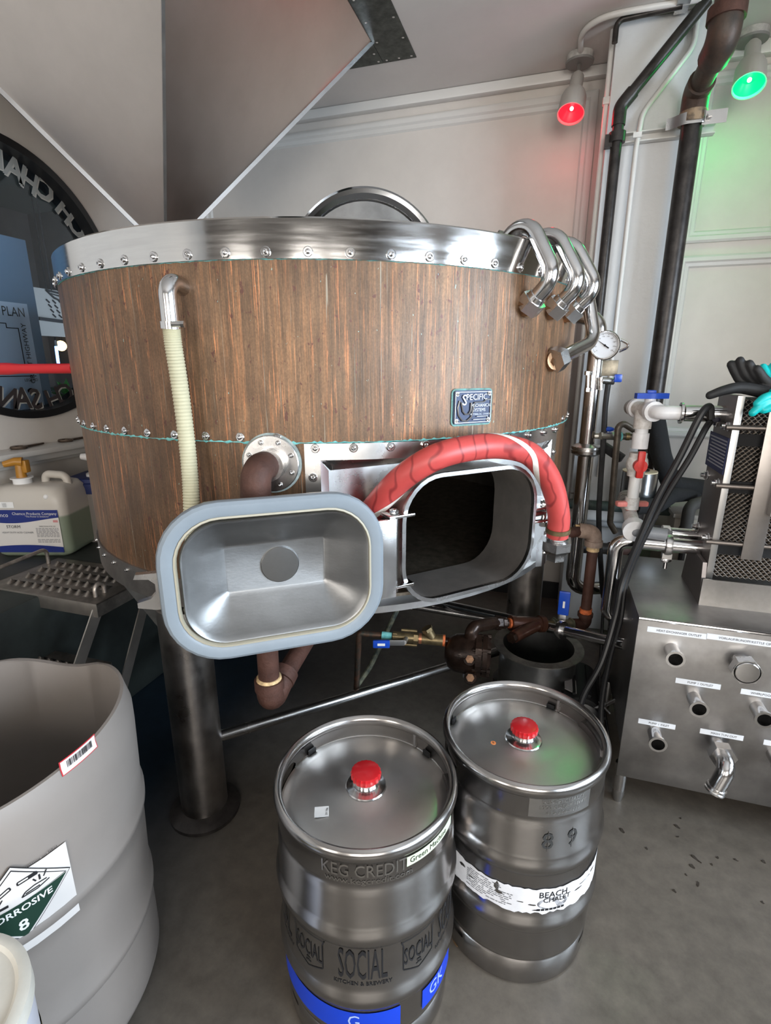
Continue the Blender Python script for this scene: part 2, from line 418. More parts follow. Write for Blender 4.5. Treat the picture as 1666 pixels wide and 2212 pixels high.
for ch, u, v in (('N', 17, 862), ('A', 49, 862), ('S', 78, 864), ('H', 117, 862), ('C', 143, 850)): glass_letter(ch, u, v, .15, True, False)
# ---- the dining room seen through the round window
XO = XL-2.7
struct(MB().bx((XO-.1, YF, 0), (XO, YB+1.2, ZC)).build('wall_dining_far', M_('dining_wall', (.10, .09, .08), .7, var=.3, vscale=2)))
struct(MB().bx((XO, YB+1.1, 0), (XL-.15, YB+1.2, ZC)).build('wall_dining_end', MATS['dining_wall']))
struct(MB().bx((XO, YF-.1, 0), (XL-.15, YF, ZC)).build('wall_dining_near', MATS['dining_wall']))
struct(MB().bx((XO, YF, ZC), (XL-.15, YB+1.2, ZC+.1)).build('ceiling_dining', M_('dining_ceiling', (.045, .06, .05), .8)))
area('dining_fill_lamp', (XO+.9, .4, 2.7), (0, 0, 0), 1.4, 1.6, 26, (.75, .87, 1))  # added area lamp below the ceiling to light this room; no window there
# blue-grey partition board just behind the glass, carrying the evacuation plan
XP = XL-.165
pl_c = [at(u, v, X=XP) for u, v in ((-60, 470), (60, 490), (122, 884), (-60, 905))]
bd = MB(); q0 = pl_c
yy1 = at(70, 640, X=XP).y; yb = at(121, 880, X=XP).y
board_y1 = (yy1+yb)/2
board = tag(MB().bx((XP-.03, WY-.75, 0), (XP, board_y1, 2.06)).build('partition_board', M_('blue_grey_board', (.21, .30, .39), .5)), 'blue-grey partition board behind the round window', 'board')
pz1 = at(40, 655, X=XP).z; pz0 = at(60, 893, X=XP).z; py1 = board_y1-.055; py0 = py1-.50
plan = thing('evacuation_plan', 'white evacuation plan poster behind the round window', 'poster', (XP+.004, (py0+py1)/2, pz0))
MB().bx((XP+.001, py0, pz0), (XP+.004, py1, pz1)).build('sheet', M_('poster_paper', (.80, .85, .92), .4), plan)
def MP(y, z, d=.0055): return basis((XP+d, y, z), (0, 1, 0), (0, 0, 1), (1, 0, 0))
PW, PH = py1-py0, pz1-pz0
text('lettering', 'EVACUATION PLAN', .062, MP(py1-.02, pz1-.045), ink, plan, .8, 'RIGHT')
text('lettering', '2', .13, MP(py1-.055, pz0+.075), ink, plan)
text('lettering', 'GREAT HIGHWAY', .036, basis((XP+.0055, py1-.04, pz0+PH*.55), (0, 0, 1), (0, -1, 0), (1, 0, 0)), ink, plan)
text('lettering', 'LEGEND', .02, MP(py1-.05, pz0+.165), ink, plan)
ln = MB()
def pl(y0, z0, y1, z1, w=.004): ln.bx((XP+.004, min(y0, y1)-w/2, min(z0, z1)-w/2), (XP+.0052, max(y0, y1)+w/2, max(z0, z1)+w/2))
ax, bz = py1-.07, pz0+.20; az = pz1-.10
pl(py0+.04, az, ax-.06, az); pl(ax, bz+.02, ax, az-.02); pl(ax-.06, az-.02, ax, az-.02); pl(ax-.06, az, ax-.06, az-.02); pl(py0+.04, bz, ax-.04, bz); pl(ax-.04, bz, ax-.04, bz+.02); pl(ax-.04, bz+.02, ax, bz+.02)
pl(py0+.04, bz, py0+.04, az); pl(py0+.04, bz+.2, py0+.2, bz+.2); pl(ax-.2, az-.1, ax-.2, az); pl(ax-.2, az-.1, ax-.14, az-.1); pl(ax-.14, az-.16, ax-.14, az-.1); pl(py0+.1, bz+.32, py0+.22, bz+.32); pl(py0+.22, bz+.27, py0+.22, bz+.32); pl(py0+.1, bz+.27, py0+.22, bz+.27)
pl(ax-.25, bz+.12, ax-.18, bz+.12); pl(ax-.18, bz+.04, ax-.18, bz+.12); pl(ax-.26, bz+.18, ax-.2, bz+.18); pl(ax-.26, bz+.18, ax-.26, bz+.24); pl(ax-.2, bz+.18, ax-.2, bz+.24); pl(ax-.26, bz+.24, ax-.2, bz+.24)
for k in range(6): pl(ax-.22+k*.012, bz, ax-.22+k*.012, bz+.03, .003)
pl(py0+.02, pz0+.185, py1-.02, pz0+.185)
ln.build('plan_lines', ink, plan)
# white banner with an inked fish, further back
XF = XL-1.2
by0 = at(72, 620, X=XF).y; bz1 = at(72, 620, X=XF).z; bz0 = at(90, 725, X=XF).z
ban = thing('fish_banner', 'white hanging banner with a black ink fish drawing', 'banner', (XF, by0+.4, bz0))
MB().bx((XF-.006, by0, bz0), (XF, by0+.95, bz1)).build('cloth', M_('banner_cloth', (.80, .76, .68), .8, emit=(.8, .76, .68), estr=0), ban)
fi = MB(); bw, bh = .95, bz1-bz0
def fp(a, c): return Vector((XF+.002, by0+a*bw, bz0+c*bh))
def stroke(P, w=.008): fi.tube([fp(*p) for p in P], w, 5)
stroke([(.10, .98), (.16, .84), (.26, .74), (.40, .70), (.6, .72)]); stroke([(.10, .98), (.3, .93), (.55, .90)])
for k in range(6): stroke([(.14+k*.05, .92-k*.02), (.30+k*.06, .84-k*.015)], .005)
for k in range(4):
    for j in range(9): stroke([(.09+j*.055+k*.012, .78-k*.10), (.115+j*.055+k*.012, .72-k*.10)], .006)
stroke([(0, .36), (.2, .34), (.4, .325), (.8, .33)], .014); stroke([(.4, .325), (.28, .30), (.22, .19), (.30, .05)], .012)
for k in range(8): stroke([(.36+k*.03, .31), (.26+k*.055, .03)], .008)
fi.build('ink_drawing', ink, ban)
for a in (.15, .85): MB().cyl(fp(a, 1)-UZ*.01, (XF, fp(a, 1).y, ZC), .004, seg=6).build('hanging_cord', rubber, ban)
neon = thing('neon_tube', 'vertical blue glowing tube light behind the round window', 'light', (XL-1.9, at(122, 800, X=XL-1.9).y, at(125, 800, X=XL-1.9).z))
MB().cyl(at(121, 748, X=XL-1.9), at(126, 785, X=XL-1.9), .012).build('tube', M_('neon', (.2, .4, 1), .3, emit=(.15, .35, 1), estr=6), neon)
MB().cyl(at(119, 735, X=XL-1.9), (XL-1.9, at(119, 735, X=XL-1.9).y, ZC), .005).build('cord', rubber, neon); MB().cyl(at(119, 735, X=XL-1.9), at(121, 748, X=XL-1.9), .014).build('cap', steel, neon); MB().cyl(at(126, 785, X=XL-1.9), at(127, 795, X=XL-1.9), .014).build('cap', steel, neon)
lp = at(132, 747, X=XL-2.3); dl = thing('pendant_lamp', 'small warm glowing pendant lamp far behind the round window', 'lamp', lp)
MB().sphere(lp, .05).build('bulb', M_('warm_bulb', (1, .6, .25), .5, emit=(1, .55, .2), estr=5), dl); MB().cyl(lp+UZ*.045, (lp.x, lp.y, ZC), .006).build('cord', rubber, dl)
bp_ = at(110, 850, X=XL-1.5)
bar = thing('bar_counter', 'dark wooden counter in the dining room beyond the round window', 'counter', (XL-1.6, bp_.y+.3, 0))
MB().bx((XL-1.9, WY-.2, 0), (XL-1.35, YB+1.0, 1.02)).build('body', M_('dark_wood', (.05, .035, .025), .6), bar); MB().bx((XL-1.95, WY-.22, 1.02), (XL-1.3, YB+1.02, 1.06)).build('counter_top', M_('counter_top', (.3, .27, .24), .4), bar)
pp = at(138, 812, X=XL-1.45); plant = thing('potted_plant', 'leafy green plant in a dark pot on the dining room counter', 'plant', (pp.x, pp.y, 1.06))
MB().lathe([(0, 0), (.07, 0), (.10, .16), (.09, .16), (.085, .14), (0, .14)], mat4((pp.x, pp.y, 1.06)), 20).build('pot', M_('grey_pot', (.05, .07, .09), .5), plant)
lf = MB()
for k in range(46):
    a = random.random()*2*PI; e = random.uniform(.1, 1.3); d = Vector((math.cos(a)*math.cos(e), math.sin(a)*math.cos(e), math.sin(e))); b0 = Vector((pp.x, pp.y, 1.2)); L_ = random.uniform(.08, .2); sd = d.cross(UZ).normalized()*.022
    lf.add([b0+d*.02, b0+d*L_*.6+sd, b0+d*L_-UZ*.02, b0+d*L_*.6-sd], [[0, 1, 2, 3]])
lf.build('leaves', M_('leaf_green', (.03, .16, .02), .5), plant, fix=False)
# ---- ledge below the round window, dark plinth, trims
zl = at(0, 985, X=XL+.1).z
struct(MB().bx((XL, YF, zl-.015), (XL+.16, YB, zl+.01), .004).bx((XL, YF, zl-.05), (XL+.12, YB, zl-.015), .008).bx((XL, YF, zl-.075), (XL+.06, YB, zl-.05), .008).build('trim_1', trim_m))
struct(MB().bx((XL, .3, 0), (-1.72, YB, .655), .01).build('trim_2', M_('dark_plinth', (.02, .024, .022), .5, var=.4, vscale=4)))
struct(MB().bx((-1.72, YB-.02, 0), (XR, YB, .11)).build('baseboard_back', M_('black_base', (.02, .02, .022), .5)))
# column in front of the back wall
COLX = (.137, .52); COLY = 2.93
struct(MB().bx((COLX[0], COLY, 0), (COLX[1], YB, ZC), .006).build('trim_3', wallp_m))
# panel mouldings on the back wall
def moulding(n, x0, x1, z0, z1, w=.05, d=.025):
    b = MB(); y = YB
    cx, cz = (x0+x1)/2, (z0+z1)/2; prof = [(0, 0), (0, d*.7), (w*.2, d), (w*.55, d), (w*.7, d*.6), (w, d*.45), (w*1.15, 0)]
    V = []; F = []
    for ins, h in prof:
        V += [Vector((sx*((x1-x0)/2-ins)+cx, y-h, sz*((z1-z0)/2-ins)+cz)) for sx, sz in ((-1, -1), (1, -1), (1, 1), (-1, 1))]
    for j in range(len(prof)-1):
        for k in range(4): F.append([j*4+k, j*4+(k+1) % 4, (j+1)*4+(k+1) % 4, (j+1)*4+k])
    b.add(V, F)
    struct(b.build('trim_%d' % n, trim_m))
ztop = at(830, 275, Y=YB).z
moulding(4, XL+.1, COLX[0]-.04, 1.12, ztop+.03, .06)
struct(MB().bx((XL, YB-.05, ZC-.05), (COLX[0], YB, ZC), .012).build('trim_5', trim_m))
zr = at(1600, 520, Y=YB).z; zr2 = at(1500, 945, Y=YB).z
moulding(6, COLX[1]+.05, XR-.05, zr, ZC-.09, .05)
moulding(7, COLX[1]+.05, XR-.05, zr2, zr-.06, .05)
struct(MB().bx((COLX[1], YB-.05, ZC-.06), (XR, YB, ZC), .012).build('trim_8', trim_m))
# =================================================================== THE MASH TUN
def copper_mat():
    m = bpy.data.materials.new('streaked_copper'); m.use_nodes = True; nt = m.node_tree; L = nt.links.new; b = nt.nodes['Principled BSDF']
    tc = nt.nodes.new('ShaderNodeTexCoord')
    def noise(sx, sz, det=5, ro=.6):
        mp = nt.nodes.new('ShaderNodeMapping'); mp.inputs['Scale'].default_value = (sx, sx, sz); L(tc.outputs['Object'], mp.inputs[0])
        n = nt.nodes.new('ShaderNodeTexNoise'); n.inputs['Scale'].default_value = 1; n.inputs['Detail'].default_value = det; n.inputs['Roughness'].default_value = ro; L(mp.outputs[0], n.inputs[0]); return n
    def ramp(n, els):
        r = nt.nodes.new('ShaderNodeValToRGB'); L(n.outputs['Fac'], r.inputs[0])
        while len(r.color_ramp.elements) < len(els): r.color_ramp.elements.new(.5)
        for e, (p, c) in zip(r.color_ramp.elements, els): e.position = p; e.color = (*c, 1) if len(c) == 3 else c
        return r
    A = noise(80, 2.3, 7, .78); B = noise(170, 3.2, 5, .7); K = noise(24, 7, 5, .65); Q = noise(260, 160, 2, .6); D = noise(4, 2.2, 5, .6); E = noise(150, 70, 2, .5); G = noise(60, 38, 3)
    ra = ramp(A, [(.28, (.055, .032, .018)), (.42, (.100, .060, .034)), (.53, (.150, .086, .046)), (.61, (.215, .110, .053)), (.69, (.40, .160, .070)), (.80, (.32, .24, .17))])
    H = noise(1.6, .5, 2, .5); rh_ = ramp(H, [(.42, (.75, .75, .75)), (.58, (.12, .12, .12))])
    mh = nt.nodes.new('ShaderNodeMixRGB'); L(rh_.outputs[0], mh.inputs[0]); L(ra.outputs[0], mh.inputs[1]); mh.inputs[2].default_value = (.135, .078, .044, 1); ra = mh
    B.inputs['Distortion'].default_value = .7; rb = ramp(B, [(.50, (0, 0, 0)), (.575, (0, 0, 0)), (.65, (.9, .9, .9))])
    mx = nt.nodes.new('ShaderNodeMixRGB'); L(rb.outputs[0], mx.inputs[0]); L(ra.outputs[0], mx.inputs[1]); mx.inputs[2].default_value = (.50, .20, .085, 1)
    rd = ramp(D, [(.35, (.75, .73, .71)), (.65, (1.3, 1.27, 1.24))])
    mu = nt.nodes.new('ShaderNodeMixRGB'); mu.blend_type = 'MULTIPLY'; mu.inputs[0].default_value = 1; L(mx.outputs[0], mu.inputs[1]); L(rd.outputs[0], mu.inputs[2])
    rk_ = ramp(K, [(.32, (.70, .68, .66)), (.68, (1.22, 1.22, 1.22))]); rq_ = ramp(Q, [(.3, (.80, .80, .80)), (.7, (1.18, 1.18, 1.18))])
    for r_ in (rk_, rq_):
        mk_ = nt.nodes.new('ShaderNodeMixRGB'); mk_.blend_type = 'MULTIPLY'; mk_.inputs[0].default_value = 1; L(mu.outputs[0], mk_.inputs[1]); L(r_.outputs[0], mk_.inputs[2]); mu = mk_
    # dark reddish spatter
    rg = ramp(G, [(.645, (0, 0, 0)), (.68, (.9, .9, .9))])
    ms = nt.nodes.new('ShaderNodeMixRGB'); L(rg.outputs[0], ms.inputs[0]); L(mu.outputs[0], ms.inputs[1]); ms.inputs[2].default_value = (.085, .03, .022, 1)
    re = ramp(E, [(.755, (0, 0, 0)), (.77, (.8, .8, .8))])
    m2 = nt.nodes.new('ShaderNodeMixRGB'); L(re.outputs[0], m2.inputs[0]); L(ms.outputs[0], m2.inputs[1]); m2.inputs[2].default_value = (.25, .42, .38, 1)
    # thin white-green mineral runs
    F = noise(130, 1.6, 3, .6); F.inputs['Distortion'].default_value = .8; rf = ramp(F, [(.655, (0, 0, 0)), (.69, (.65, .65, .65))])
    m3 = nt.nodes.new('ShaderNodeMixRGB'); L(rf.outputs[0], m3.inputs[0]); L(m2.outputs[0], m3.inputs[1]); m3.inputs[2].default_value = (.27, .25, .20, 1)
    L(m3.outputs[0], b.inputs['Base Color'])
    b.inputs['Metallic'].default_value = .3
    q = nt.nodes.new('ShaderNodeMapRange'); L(D.outputs['Fac'], q.inputs[0]); q.inputs[1].default_value = .3; q.inputs[2].default_value = .7; q.inputs[3].default_value = .34; q.inputs[4].default_value = .52; L(q.outputs[0], b.inputs['Roughness'])
    bp = nt.nodes.new('ShaderNodeBump'); bp.inputs['Strength'].default_value = .25; bp.inputs['Distance'].default_value = .003; L(B.outputs['Fac'], bp.inputs['Height']); L(bp.outputs[0], b.inputs['Normal'])
    return m
copper = copper_mat()
ZT, ZTB, ZS, ZBB, ZB = 1.783, 1.696, 1.274, .872, .785
tun = thing('mash_tun', 'large copper clad brewing tank with riveted steel bands and open side hatch', 'tank', (TC.x, TC.y, 0))
MT = mat4((TC.x, TC.y, 0), Matrix.Rotation(TA0, 3, 'Z'))       # local angle 0 = towards the camera
def rad(a): return math.radians(a)
P0, P1 = -4.6, 51.0
MB().lathe([(TR-.002, ZTB+.02), (TR-.002, ZS), (TR+.003, ZS), (TR+.003, ZTB+.02)], MT, 160, closed=True).build('upper_copper_shell', copper, tun)
MB().lathe([(TR-.006, ZBB-.02), (TR-.006, ZS), (TR-.002, ZS+.01), (TR-.002, ZBB-.02)], MT, 150, rad(P1), rad(360+P0), closed=True).build('lower_copper_shell', copper, tun)
MB().lathe([(TR-.01, ZTB), (TR+.008, ZTB), (TR+.008, ZT-.004), (TR+.004, ZT), (TR-.006, ZT), (TR-.01, ZT-.004)], MT, 160, closed=True).build('top_band', steel_band, tun)
MB().lathe([(TR-.008, ZB), (TR+.004, ZB), (TR+.004, ZBB), (TR-.008, ZBB)], MT, 150, rad(P1), rad(360+P0), closed=True).build('bottom_band', M_('steel_skirt', (.34, .31, .29), .42, 1, var=.2, vscale=10, bump=.08), tun)
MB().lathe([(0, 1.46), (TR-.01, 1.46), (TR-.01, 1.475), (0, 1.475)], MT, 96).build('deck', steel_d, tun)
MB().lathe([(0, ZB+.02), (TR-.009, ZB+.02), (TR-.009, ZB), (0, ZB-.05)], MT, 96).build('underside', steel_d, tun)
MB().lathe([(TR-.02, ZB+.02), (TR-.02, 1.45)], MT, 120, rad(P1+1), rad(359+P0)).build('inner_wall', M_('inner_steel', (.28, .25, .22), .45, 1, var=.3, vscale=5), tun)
# corroded green line along the lap seam and under the top band (geometry: a ragged bead)
def bead(name, z, a0, a1, h, seed, rho=TR+.0035):
    random.seed(seed); b = MB(); n = int((a1-a0)*2.2); up = []; dn = []
    hh = [h*random.choice([.25, .4, .5, .6, .8, 1.2, 1.8]) for _ in range(n+1)]
    dd = [h*random.choice([.1, .3, .4, .6, 1.4]) for _ in range(n+1)]
    b.grid(n, 2, lambda i, j: tk(a0+(a1-a0)*i, rho+(.002 if abs(j-.5) < .1 else 0), z+(hh[round(i*n)]*max(0, (j-.5)*2)-dd[round(i*n)]*max(0, (.5-j)*2))))
    b.build(name, verdi, tun)
bead('verdigris_bead', ZS-.001, -60, 64, .0028, 3); bead('verdigris_bead', ZTB-.001, -60, 64, .0010, 5)
# bolts: a washer, a domed head and a socket, shared mesh
def bolt_mesh(r=.0095):
    b = MB(); b.lathe([(0, -.004), (r*1.05, -.004), (r*1.05, .001), (r*.9, .0025), (r*.55, .0025), (r*.5, .006), (r*.25, .007), (r*.2, .004), (0, .004)], None, 12)
    return b.mesh('bolt', steel_p)
bolt_me = bolt_mesh(.0112); bolt_s = bolt_mesh(.006)
def rb_M(al, rho, z): 
    n = tn(al); t = tt(al); return basis(tk(al, rho, z), t, UZ, n)
NB = 62
for k in range(NB):
    al = -180+360*(k+.5)/NB
    inst('bolt', bolt_me, tun, rb_M(al, TR+.009, ZTB+.014))
    inst('bolt', bolt_me, tun, rb_M(al, TR+.010 if P0 < al < P1 else TR+.004, ZS+(.012 if not P0 < al < P1 else -.014)))
    if not (P0-2 < al < P1+2): inst('bolt', bolt_s, tun, rb_M(al, TR+.005, ZBB-.022))
# ---- manway panel
mw = MB(); rf = TR+.006
def strip(a0, a1, z0, z1, n=10, r0=TR-.012, r1=rf):
    mw.lathe([(r0, z0), (r1, z0), (r1, z1), (r0, z1)], MT, n, rad(a0), rad(a1), closed=True)
    A, B = MT @ Vector((0, 0, 0)), None
    for a in (a0, a1):
        mw.add([tk(a, r0, z0), tk(a, r1, z0), tk(a, r1, z1), tk(a, r0, z1)], [[0, 1, 2, 3]])
ZP1 = ZS-.003
strip(P0, P1, ZP1-.042, ZP1, 40); strip(P0, P0+2.4, ZB, ZP1-.042, 3); strip(P1-2.4, P1, ZB, ZP1-.042, 3)
mw.build('hatch_panel_frame', steel, tun)
for z in (1.185, 1.10, 1.01, .92, .83):
    for a in (P0+1.2, P1-1.2): inst('bolt', bolt_me, tun, rb_M(a, rf+.001, z))
AN = (P0+P1)/2; NV = tn(AN); TV = tt(AN)
ap0, ap1 = P0+2.4, P1-2.4
rpl = TR*math.cos(rad((ap1-ap0)/2))-.006                     # flat plate = chord plane
HC = TC+NV*0-TV*.012                                          # neck axis origin
ZN = 1.012
def PM(d): return basis(Vector((TC.x, TC.y, 0))+NV*d, TV, UZ, NV)   # local x along tangent, y up, z outwards
hw = TR*math.sin(rad((ap1-ap0)/2))
NW, NH, NR = .452, .352, .115
hole = [(x-.012, y+ZN) for x, y in rrect(NW, NH, NR)]
def rect_match(inn, x0, x1, y0, y1, cx, cy):
    out = []
    for x, y in inn:
        c, s = x-cx, y-cy; t = min(((x1-cx)/c if c > 1e-9 else (x0-cx)/c if c < -1e-9 else 1e9), ((y1-cy)/s if s > 1e-9 else (y0-cy)/s if s < -1e-9 else 1e9)); out.append((cx+c*t, cy+s*t))
    for cxr, cyr in ((x0, y0), (x0, y1), (x1, y0), (x1, y1)):
        k = min(range(len(out)), key=lambda i: (out[i][0]-cxr)**2+(out[i][1]-cyr)**2); out[k] = (cxr, cyr)
    return out
outr = rect_match(hole, -hw, hw, ZB+.002, ZP1-.05, -.012, ZN)
MB().ring(outr, hole, .004, PM(rpl)).build('hatch_plate', steel, tun)
# bevelled reveal between frame and plate
rv = MB(); zt0 = ZP1-.042
def edgept(s): # along the top from left to right
    a = ap0+(ap1-ap0)*s; return a
rv.grid(30, 2, lambda i, j: (tk(edgept(i), rf-.002, zt0) if j == 0 else (tk(edgept(i), rf-.012, zt0-.012).lerp(Vector((TC.x, TC.y, 0))+NV*(rpl+.004)+TV*(-hw+2*hw*i)+UZ*(zt0-.03), .0 if j < .9 else 1))))
for a, sg in ((ap0, -1), (ap1, 1)):
    e = Vector((TC.x, TC.y, 0))+NV*(rpl+.004)+TV*(sg*(hw-.022))
    rv.add([tk(a, rf-.002, ZB), tk(a, rf-.002, zt0), Vector((e.x, e.y, zt0-.03)), Vector((e.x, e.y, ZB))], [[0, 1, 2, 3]])
rv.build('hatch_reveal', steel, tun)
rimr = .985
def neck_pts(w, h, r): return [(x-.012, y+ZN) for x, y in rrect(w, h, r)]
MB().ring(neck_pts(NW, NH, NR), neck_pts(NW-.010, NH-.010, NR-.005), rimr, PM(0), rpl-.03).build('hatch_neck', M_('neck_steel', (.46, .43, .40), .5, 1, var=.12, vscale=10), tun)
MB().ring(neck_pts(NW+.010, NH+.010, NR+.005), neck_pts(NW-.012, NH-.012, NR-.006), rimr+.006, PM(0), rimr-.006).build('neck_rim', steel, tun)
# false floor and spent-grain rake inside
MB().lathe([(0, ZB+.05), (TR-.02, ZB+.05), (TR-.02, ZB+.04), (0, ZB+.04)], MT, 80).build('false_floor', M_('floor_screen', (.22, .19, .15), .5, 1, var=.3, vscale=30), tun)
rk = MB(); c0 = Vector((TC.x, TC.y, .93)); rk.cyl((TC.x, TC.y, ZB+.05), (TC.x, TC.y, 1.40), .03)
rk.box(c0, (1.6, .012, .05), Matrix.Rotation(rad(-60), 3, 'Z')); rk.build('rake_arm', M_('dimmed_steel', (.10, .085, .07), .6, .6), tun)  # base colour darkened so the arm stays dim inside the tank
# ---- hinge on the neck, clamp on the other side
hg = MB(); hx = -NW/2-.012-.024
HP = Vector((TC.x, TC.y, 0))+NV*(rimr-.005)+TV*hx
for z in (ZN+.085, ZN-.105):
    hg.box(HP+TV*.012+UZ*z, (.075, .05, .008), Matrix((TV, NV, UZ)).transposed(), .003)
hg.cyl(HP+UZ*(ZN-.105), HP+UZ*(ZN+.085), .011); hg.cyl(HP+UZ*(ZN-.135), HP+UZ*(ZN+.10), .007)
hg.build('hatch_hinge', steel_p, tun)
hb = MB(); hb.prism(hexpts(.012), .008, mat4(HP+UZ*(ZN+.09))); hb.prism(hexpts(.012), .010, mat4(HP+UZ*(ZN-.125))); hb.build('hinge_bolt', steel_p, tun)
cl = MB(); XC = NW/2-.012+.02; CPp = Vector((TC.x, TC.y, 0))+NV*(rimr-.02)+TV*XC
for z in (ZN+.035, ZN-.005): cl.box(CPp+TV*.02+UZ*(z+.0), (.085, .045, .007), Matrix((TV, NV, UZ)).transposed(), .002)
cl.cyl(CPp+TV*.045+UZ*(ZN-.03), CPp+TV*.045+UZ*(ZN+.055), .008); cl.cyl(CPp-TV*.02+UZ*(ZN+.015), CPp+TV*.045+UZ*(ZN+.015), .01)
cl.prism(hexpts(.013), .012, mat4(CPp+TV*.045+UZ*(ZN+.04))); cl.prism(hexpts(.012), .014, mat4(CPp+TV*.045+UZ*(ZN-.03)))
cl.build('clamp_lug', steel_p, tun)
# gusset plate under the clamp side
gp = Vector((TC.x, TC.y, 0))+NV*rpl+TV*(NW/2+.06)
MB().prism([(-.05, -.13), (.02, -.10), (.085, -.02), (.09, .06), (-.05, .10)], .012, basis(gp+NV*.05+UZ*(ZN-.03), TV, UZ, NV), 0).build('gusset_plate', steel_d, tun)
# ---- hatch door swung open
DR = at(829, 1190, f=1.20); DL = at(339, 1250, f=1.034)
DC = (Vector((DR.x, DR.y, 0))+Vector((DL.x, DL.y, 0)))/2; DX = (Vector((DR.x, DR.y, 0))-Vector((DL.x, DL.y, 0))); DW = DX.length; DX.normalize()
DN = DX.cross(UZ).normalized()                                # faces the camera
DH, DZ = .382, .990
DM = basis(DC+UZ*DZ, DX, UZ, DN)
door = MB().ring(rrect(DW-.004, DH-.004, .135), rrect(DW-.080, DH-.080, .097), -.004, DM, -.016).build('hatch_door', steel_d, tun)
def tor(w, h, r, prof):
    """sweep a (inset, height) profile around a rounded rectangle, on the door"""
    b = MB(); n = len(rrect(1, 1, .1)); V = []
    for ins, hz in prof: V += [DM @ Vector((x, y, hz)) for x, y in rrect(w-2*ins, h-2*ins, max(.012, r-ins))]
    m = len(prof); F = [[j*n+k, j*n+(k+1) % n, (j+1)*n+(k+1) % n, (j+1)*n+k] for j in range(m-1) for k in range(n)]
    return b.add(V, F)
tor(DW, DH, .137, [(.002, -.012), (0, -.004), (.003, .006), (.010, .011), (.028, .011), (.035, .007), (.037, -.004)]).build('gasket', gasket_m, door)
tor(DW-.064, DH-.064, .107, [(.002, -.002), (.003, .009), (.007, .010), (.010, .004), (.010, -.004)]).build('gasket_lip', gasket_y, door)
pw, ph = DW-.086, DH-.086
# dished inner pan: rounded outside, sharper rectangle on the floor of the dish
pan = MB(); nn = 12; n = 4*(nn+1)
def blend(s):
    w = pw*(1-s)+.235*s; h = ph*(1-s)+.115*s; r = .095*(1-s)+.006*s
    return rrect(w, h, r, nn)
levels = [(0, -.002), (.0, .004), (.03, .008), (.07, .0065), (.14, -.004), (.5, -.031), (.88, -.057), (.97, -.062), (1.0, -.063)]
V = []
for s, hz in levels: V += [DM @ Vector((x+.004, y+.006*s, hz)) for x, y in blend(s)]
F = [[j*n+k, j*n+(k+1) % n, (j+1)*n+(k+1) % n, (j+1)*n+k] for j in range(len(levels)-1) for k in range(n)]
F.append([(len(levels)-1)*n+k for k in range(n)])
pan.add(V, F); pan.build('dished_pan', M_('pan_steel', (.235, .235, .235), .42, 1, var=.07, vscale=6, bump=.05, bscale=90, stretch=(1, 1, 2.2), rvar=.06), door, ang=60)
MB().lathe([(.046, -.064), (.046, -.059), (.044, -.057), (0, -.056)], DM @ Matrix.Translation((.012, .006, 0)), 40).build('boss', M_('boss_steel', (.27, .27, .27), .3, 1, var=.08, vscale=8), door)
# forked latch on the free edge
fk = MB(); fo = [(.03, .05), (-.005, .035), (-.055, .036), (-.06, .026), (-.03, .022), (-.018, .010), (-.018, -.012), (-.03, -.024), (-.058, -.03), (-.058, -.042), (-.02, -.052), (.03, -.052)]
fk.prism(fo, .012, DM @ Matrix.Translation((-DW/2+.01, -.002, -.035)), -.006); fk.build('latch_fork', steel, door)
MB().box(DM @ Vector((DW/2+.015, .0, -.02)), (.05, .21, .01), Matrix((DX, UZ, DN)).transposed(), .003).build('hinge_leaf', steel, door)
# ---- legs, feet and braces
def leg_at(al, rho, r=.075, name='leg'):
    p = tk(al, rho, 0); L = MB().cyl(p+UZ*.03, p+UZ*(ZB-.02), r, seg=32).build(name, M_('leg_steel', (.40, .37, .35), .34, 1, var=.2, vscale=8, rvar=.08), tun)
    MB().lathe([(0, 0), (.115, 0), (.115, .012), (.075, .03), (.0, .03)], mat4(p), 36).build('foot_plate', black_iron, L)
    return p
p1 = at(425, 1765, Z=0); a1, _ = alz(p1)
L1 = leg_at(a1, .90); L2 = leg_at(80, .86); L3 = leg_at(160, .88); L4 = leg_at(-118, .88)
A = L1+(L2-L1).normalized()*.07
MB().cyl(A+UZ*.262, L2+UZ*.197, .019).build('brace', steel, tun)
q1 = at(850, 1322, f=2.3); q2 = at(1030, 1375, f=2.05)
MB().cyl(L4+UZ*.25, L1+UZ*.30, .016).build('brace', steel, tun)
MB().cyl(L4+UZ*.42, L2+UZ*.30, .016).build('brace', steel, tun)
gd = MB(); g0 = tk(a1-14, .93, .80); g1 = Vector((L1.x, L1.y, .60)); gd.box((g0+g1)/2, (.012, .05, (g1-g0).length), frame(g1-g0)); gd.build('leg_gusset', steel_d, tun)
# ---- nameplate
npc = alz(onT(1018, 879)); npw, nph = .125, .088
np_ = MB(); 
def cylmap(al, z, rho): return lambda q: tk(al+math.degrees(q.x/TR), rho+q.z, z+q.y)
cm = cylmap(npc[0], npc[1], TR+.003)
for out, h0, h1, mt, nm in ((rrect(npw+.010, nph+.010, .012, 3), 0, .003, M_('dark_verdigris', (.10, .17, .15), .8, vscale=60, col2=(.16, .34, .33), bump=.4), 'nameplate_surround'), (rrect(npw, nph, .008, 3), .002, .006, M_('nameplate_dark', (.02, .026, .05), .4, .5), 'nameplate')):
    b = MB(); nq = len(out); b.add([cm(Vector((x, y, h0))) for x, y in out]+[cm(Vector((x, y, h1))) for x, y in out], [list(range(nq, 2*nq))]+[[i, (i+1) % nq, nq+(i+1) % nq, nq+i] for i in range(nq)])
    o = b.build(nm, mt, tun)
silv = M_('nameplate_silver', (.30, .30, .31), .4, .8)
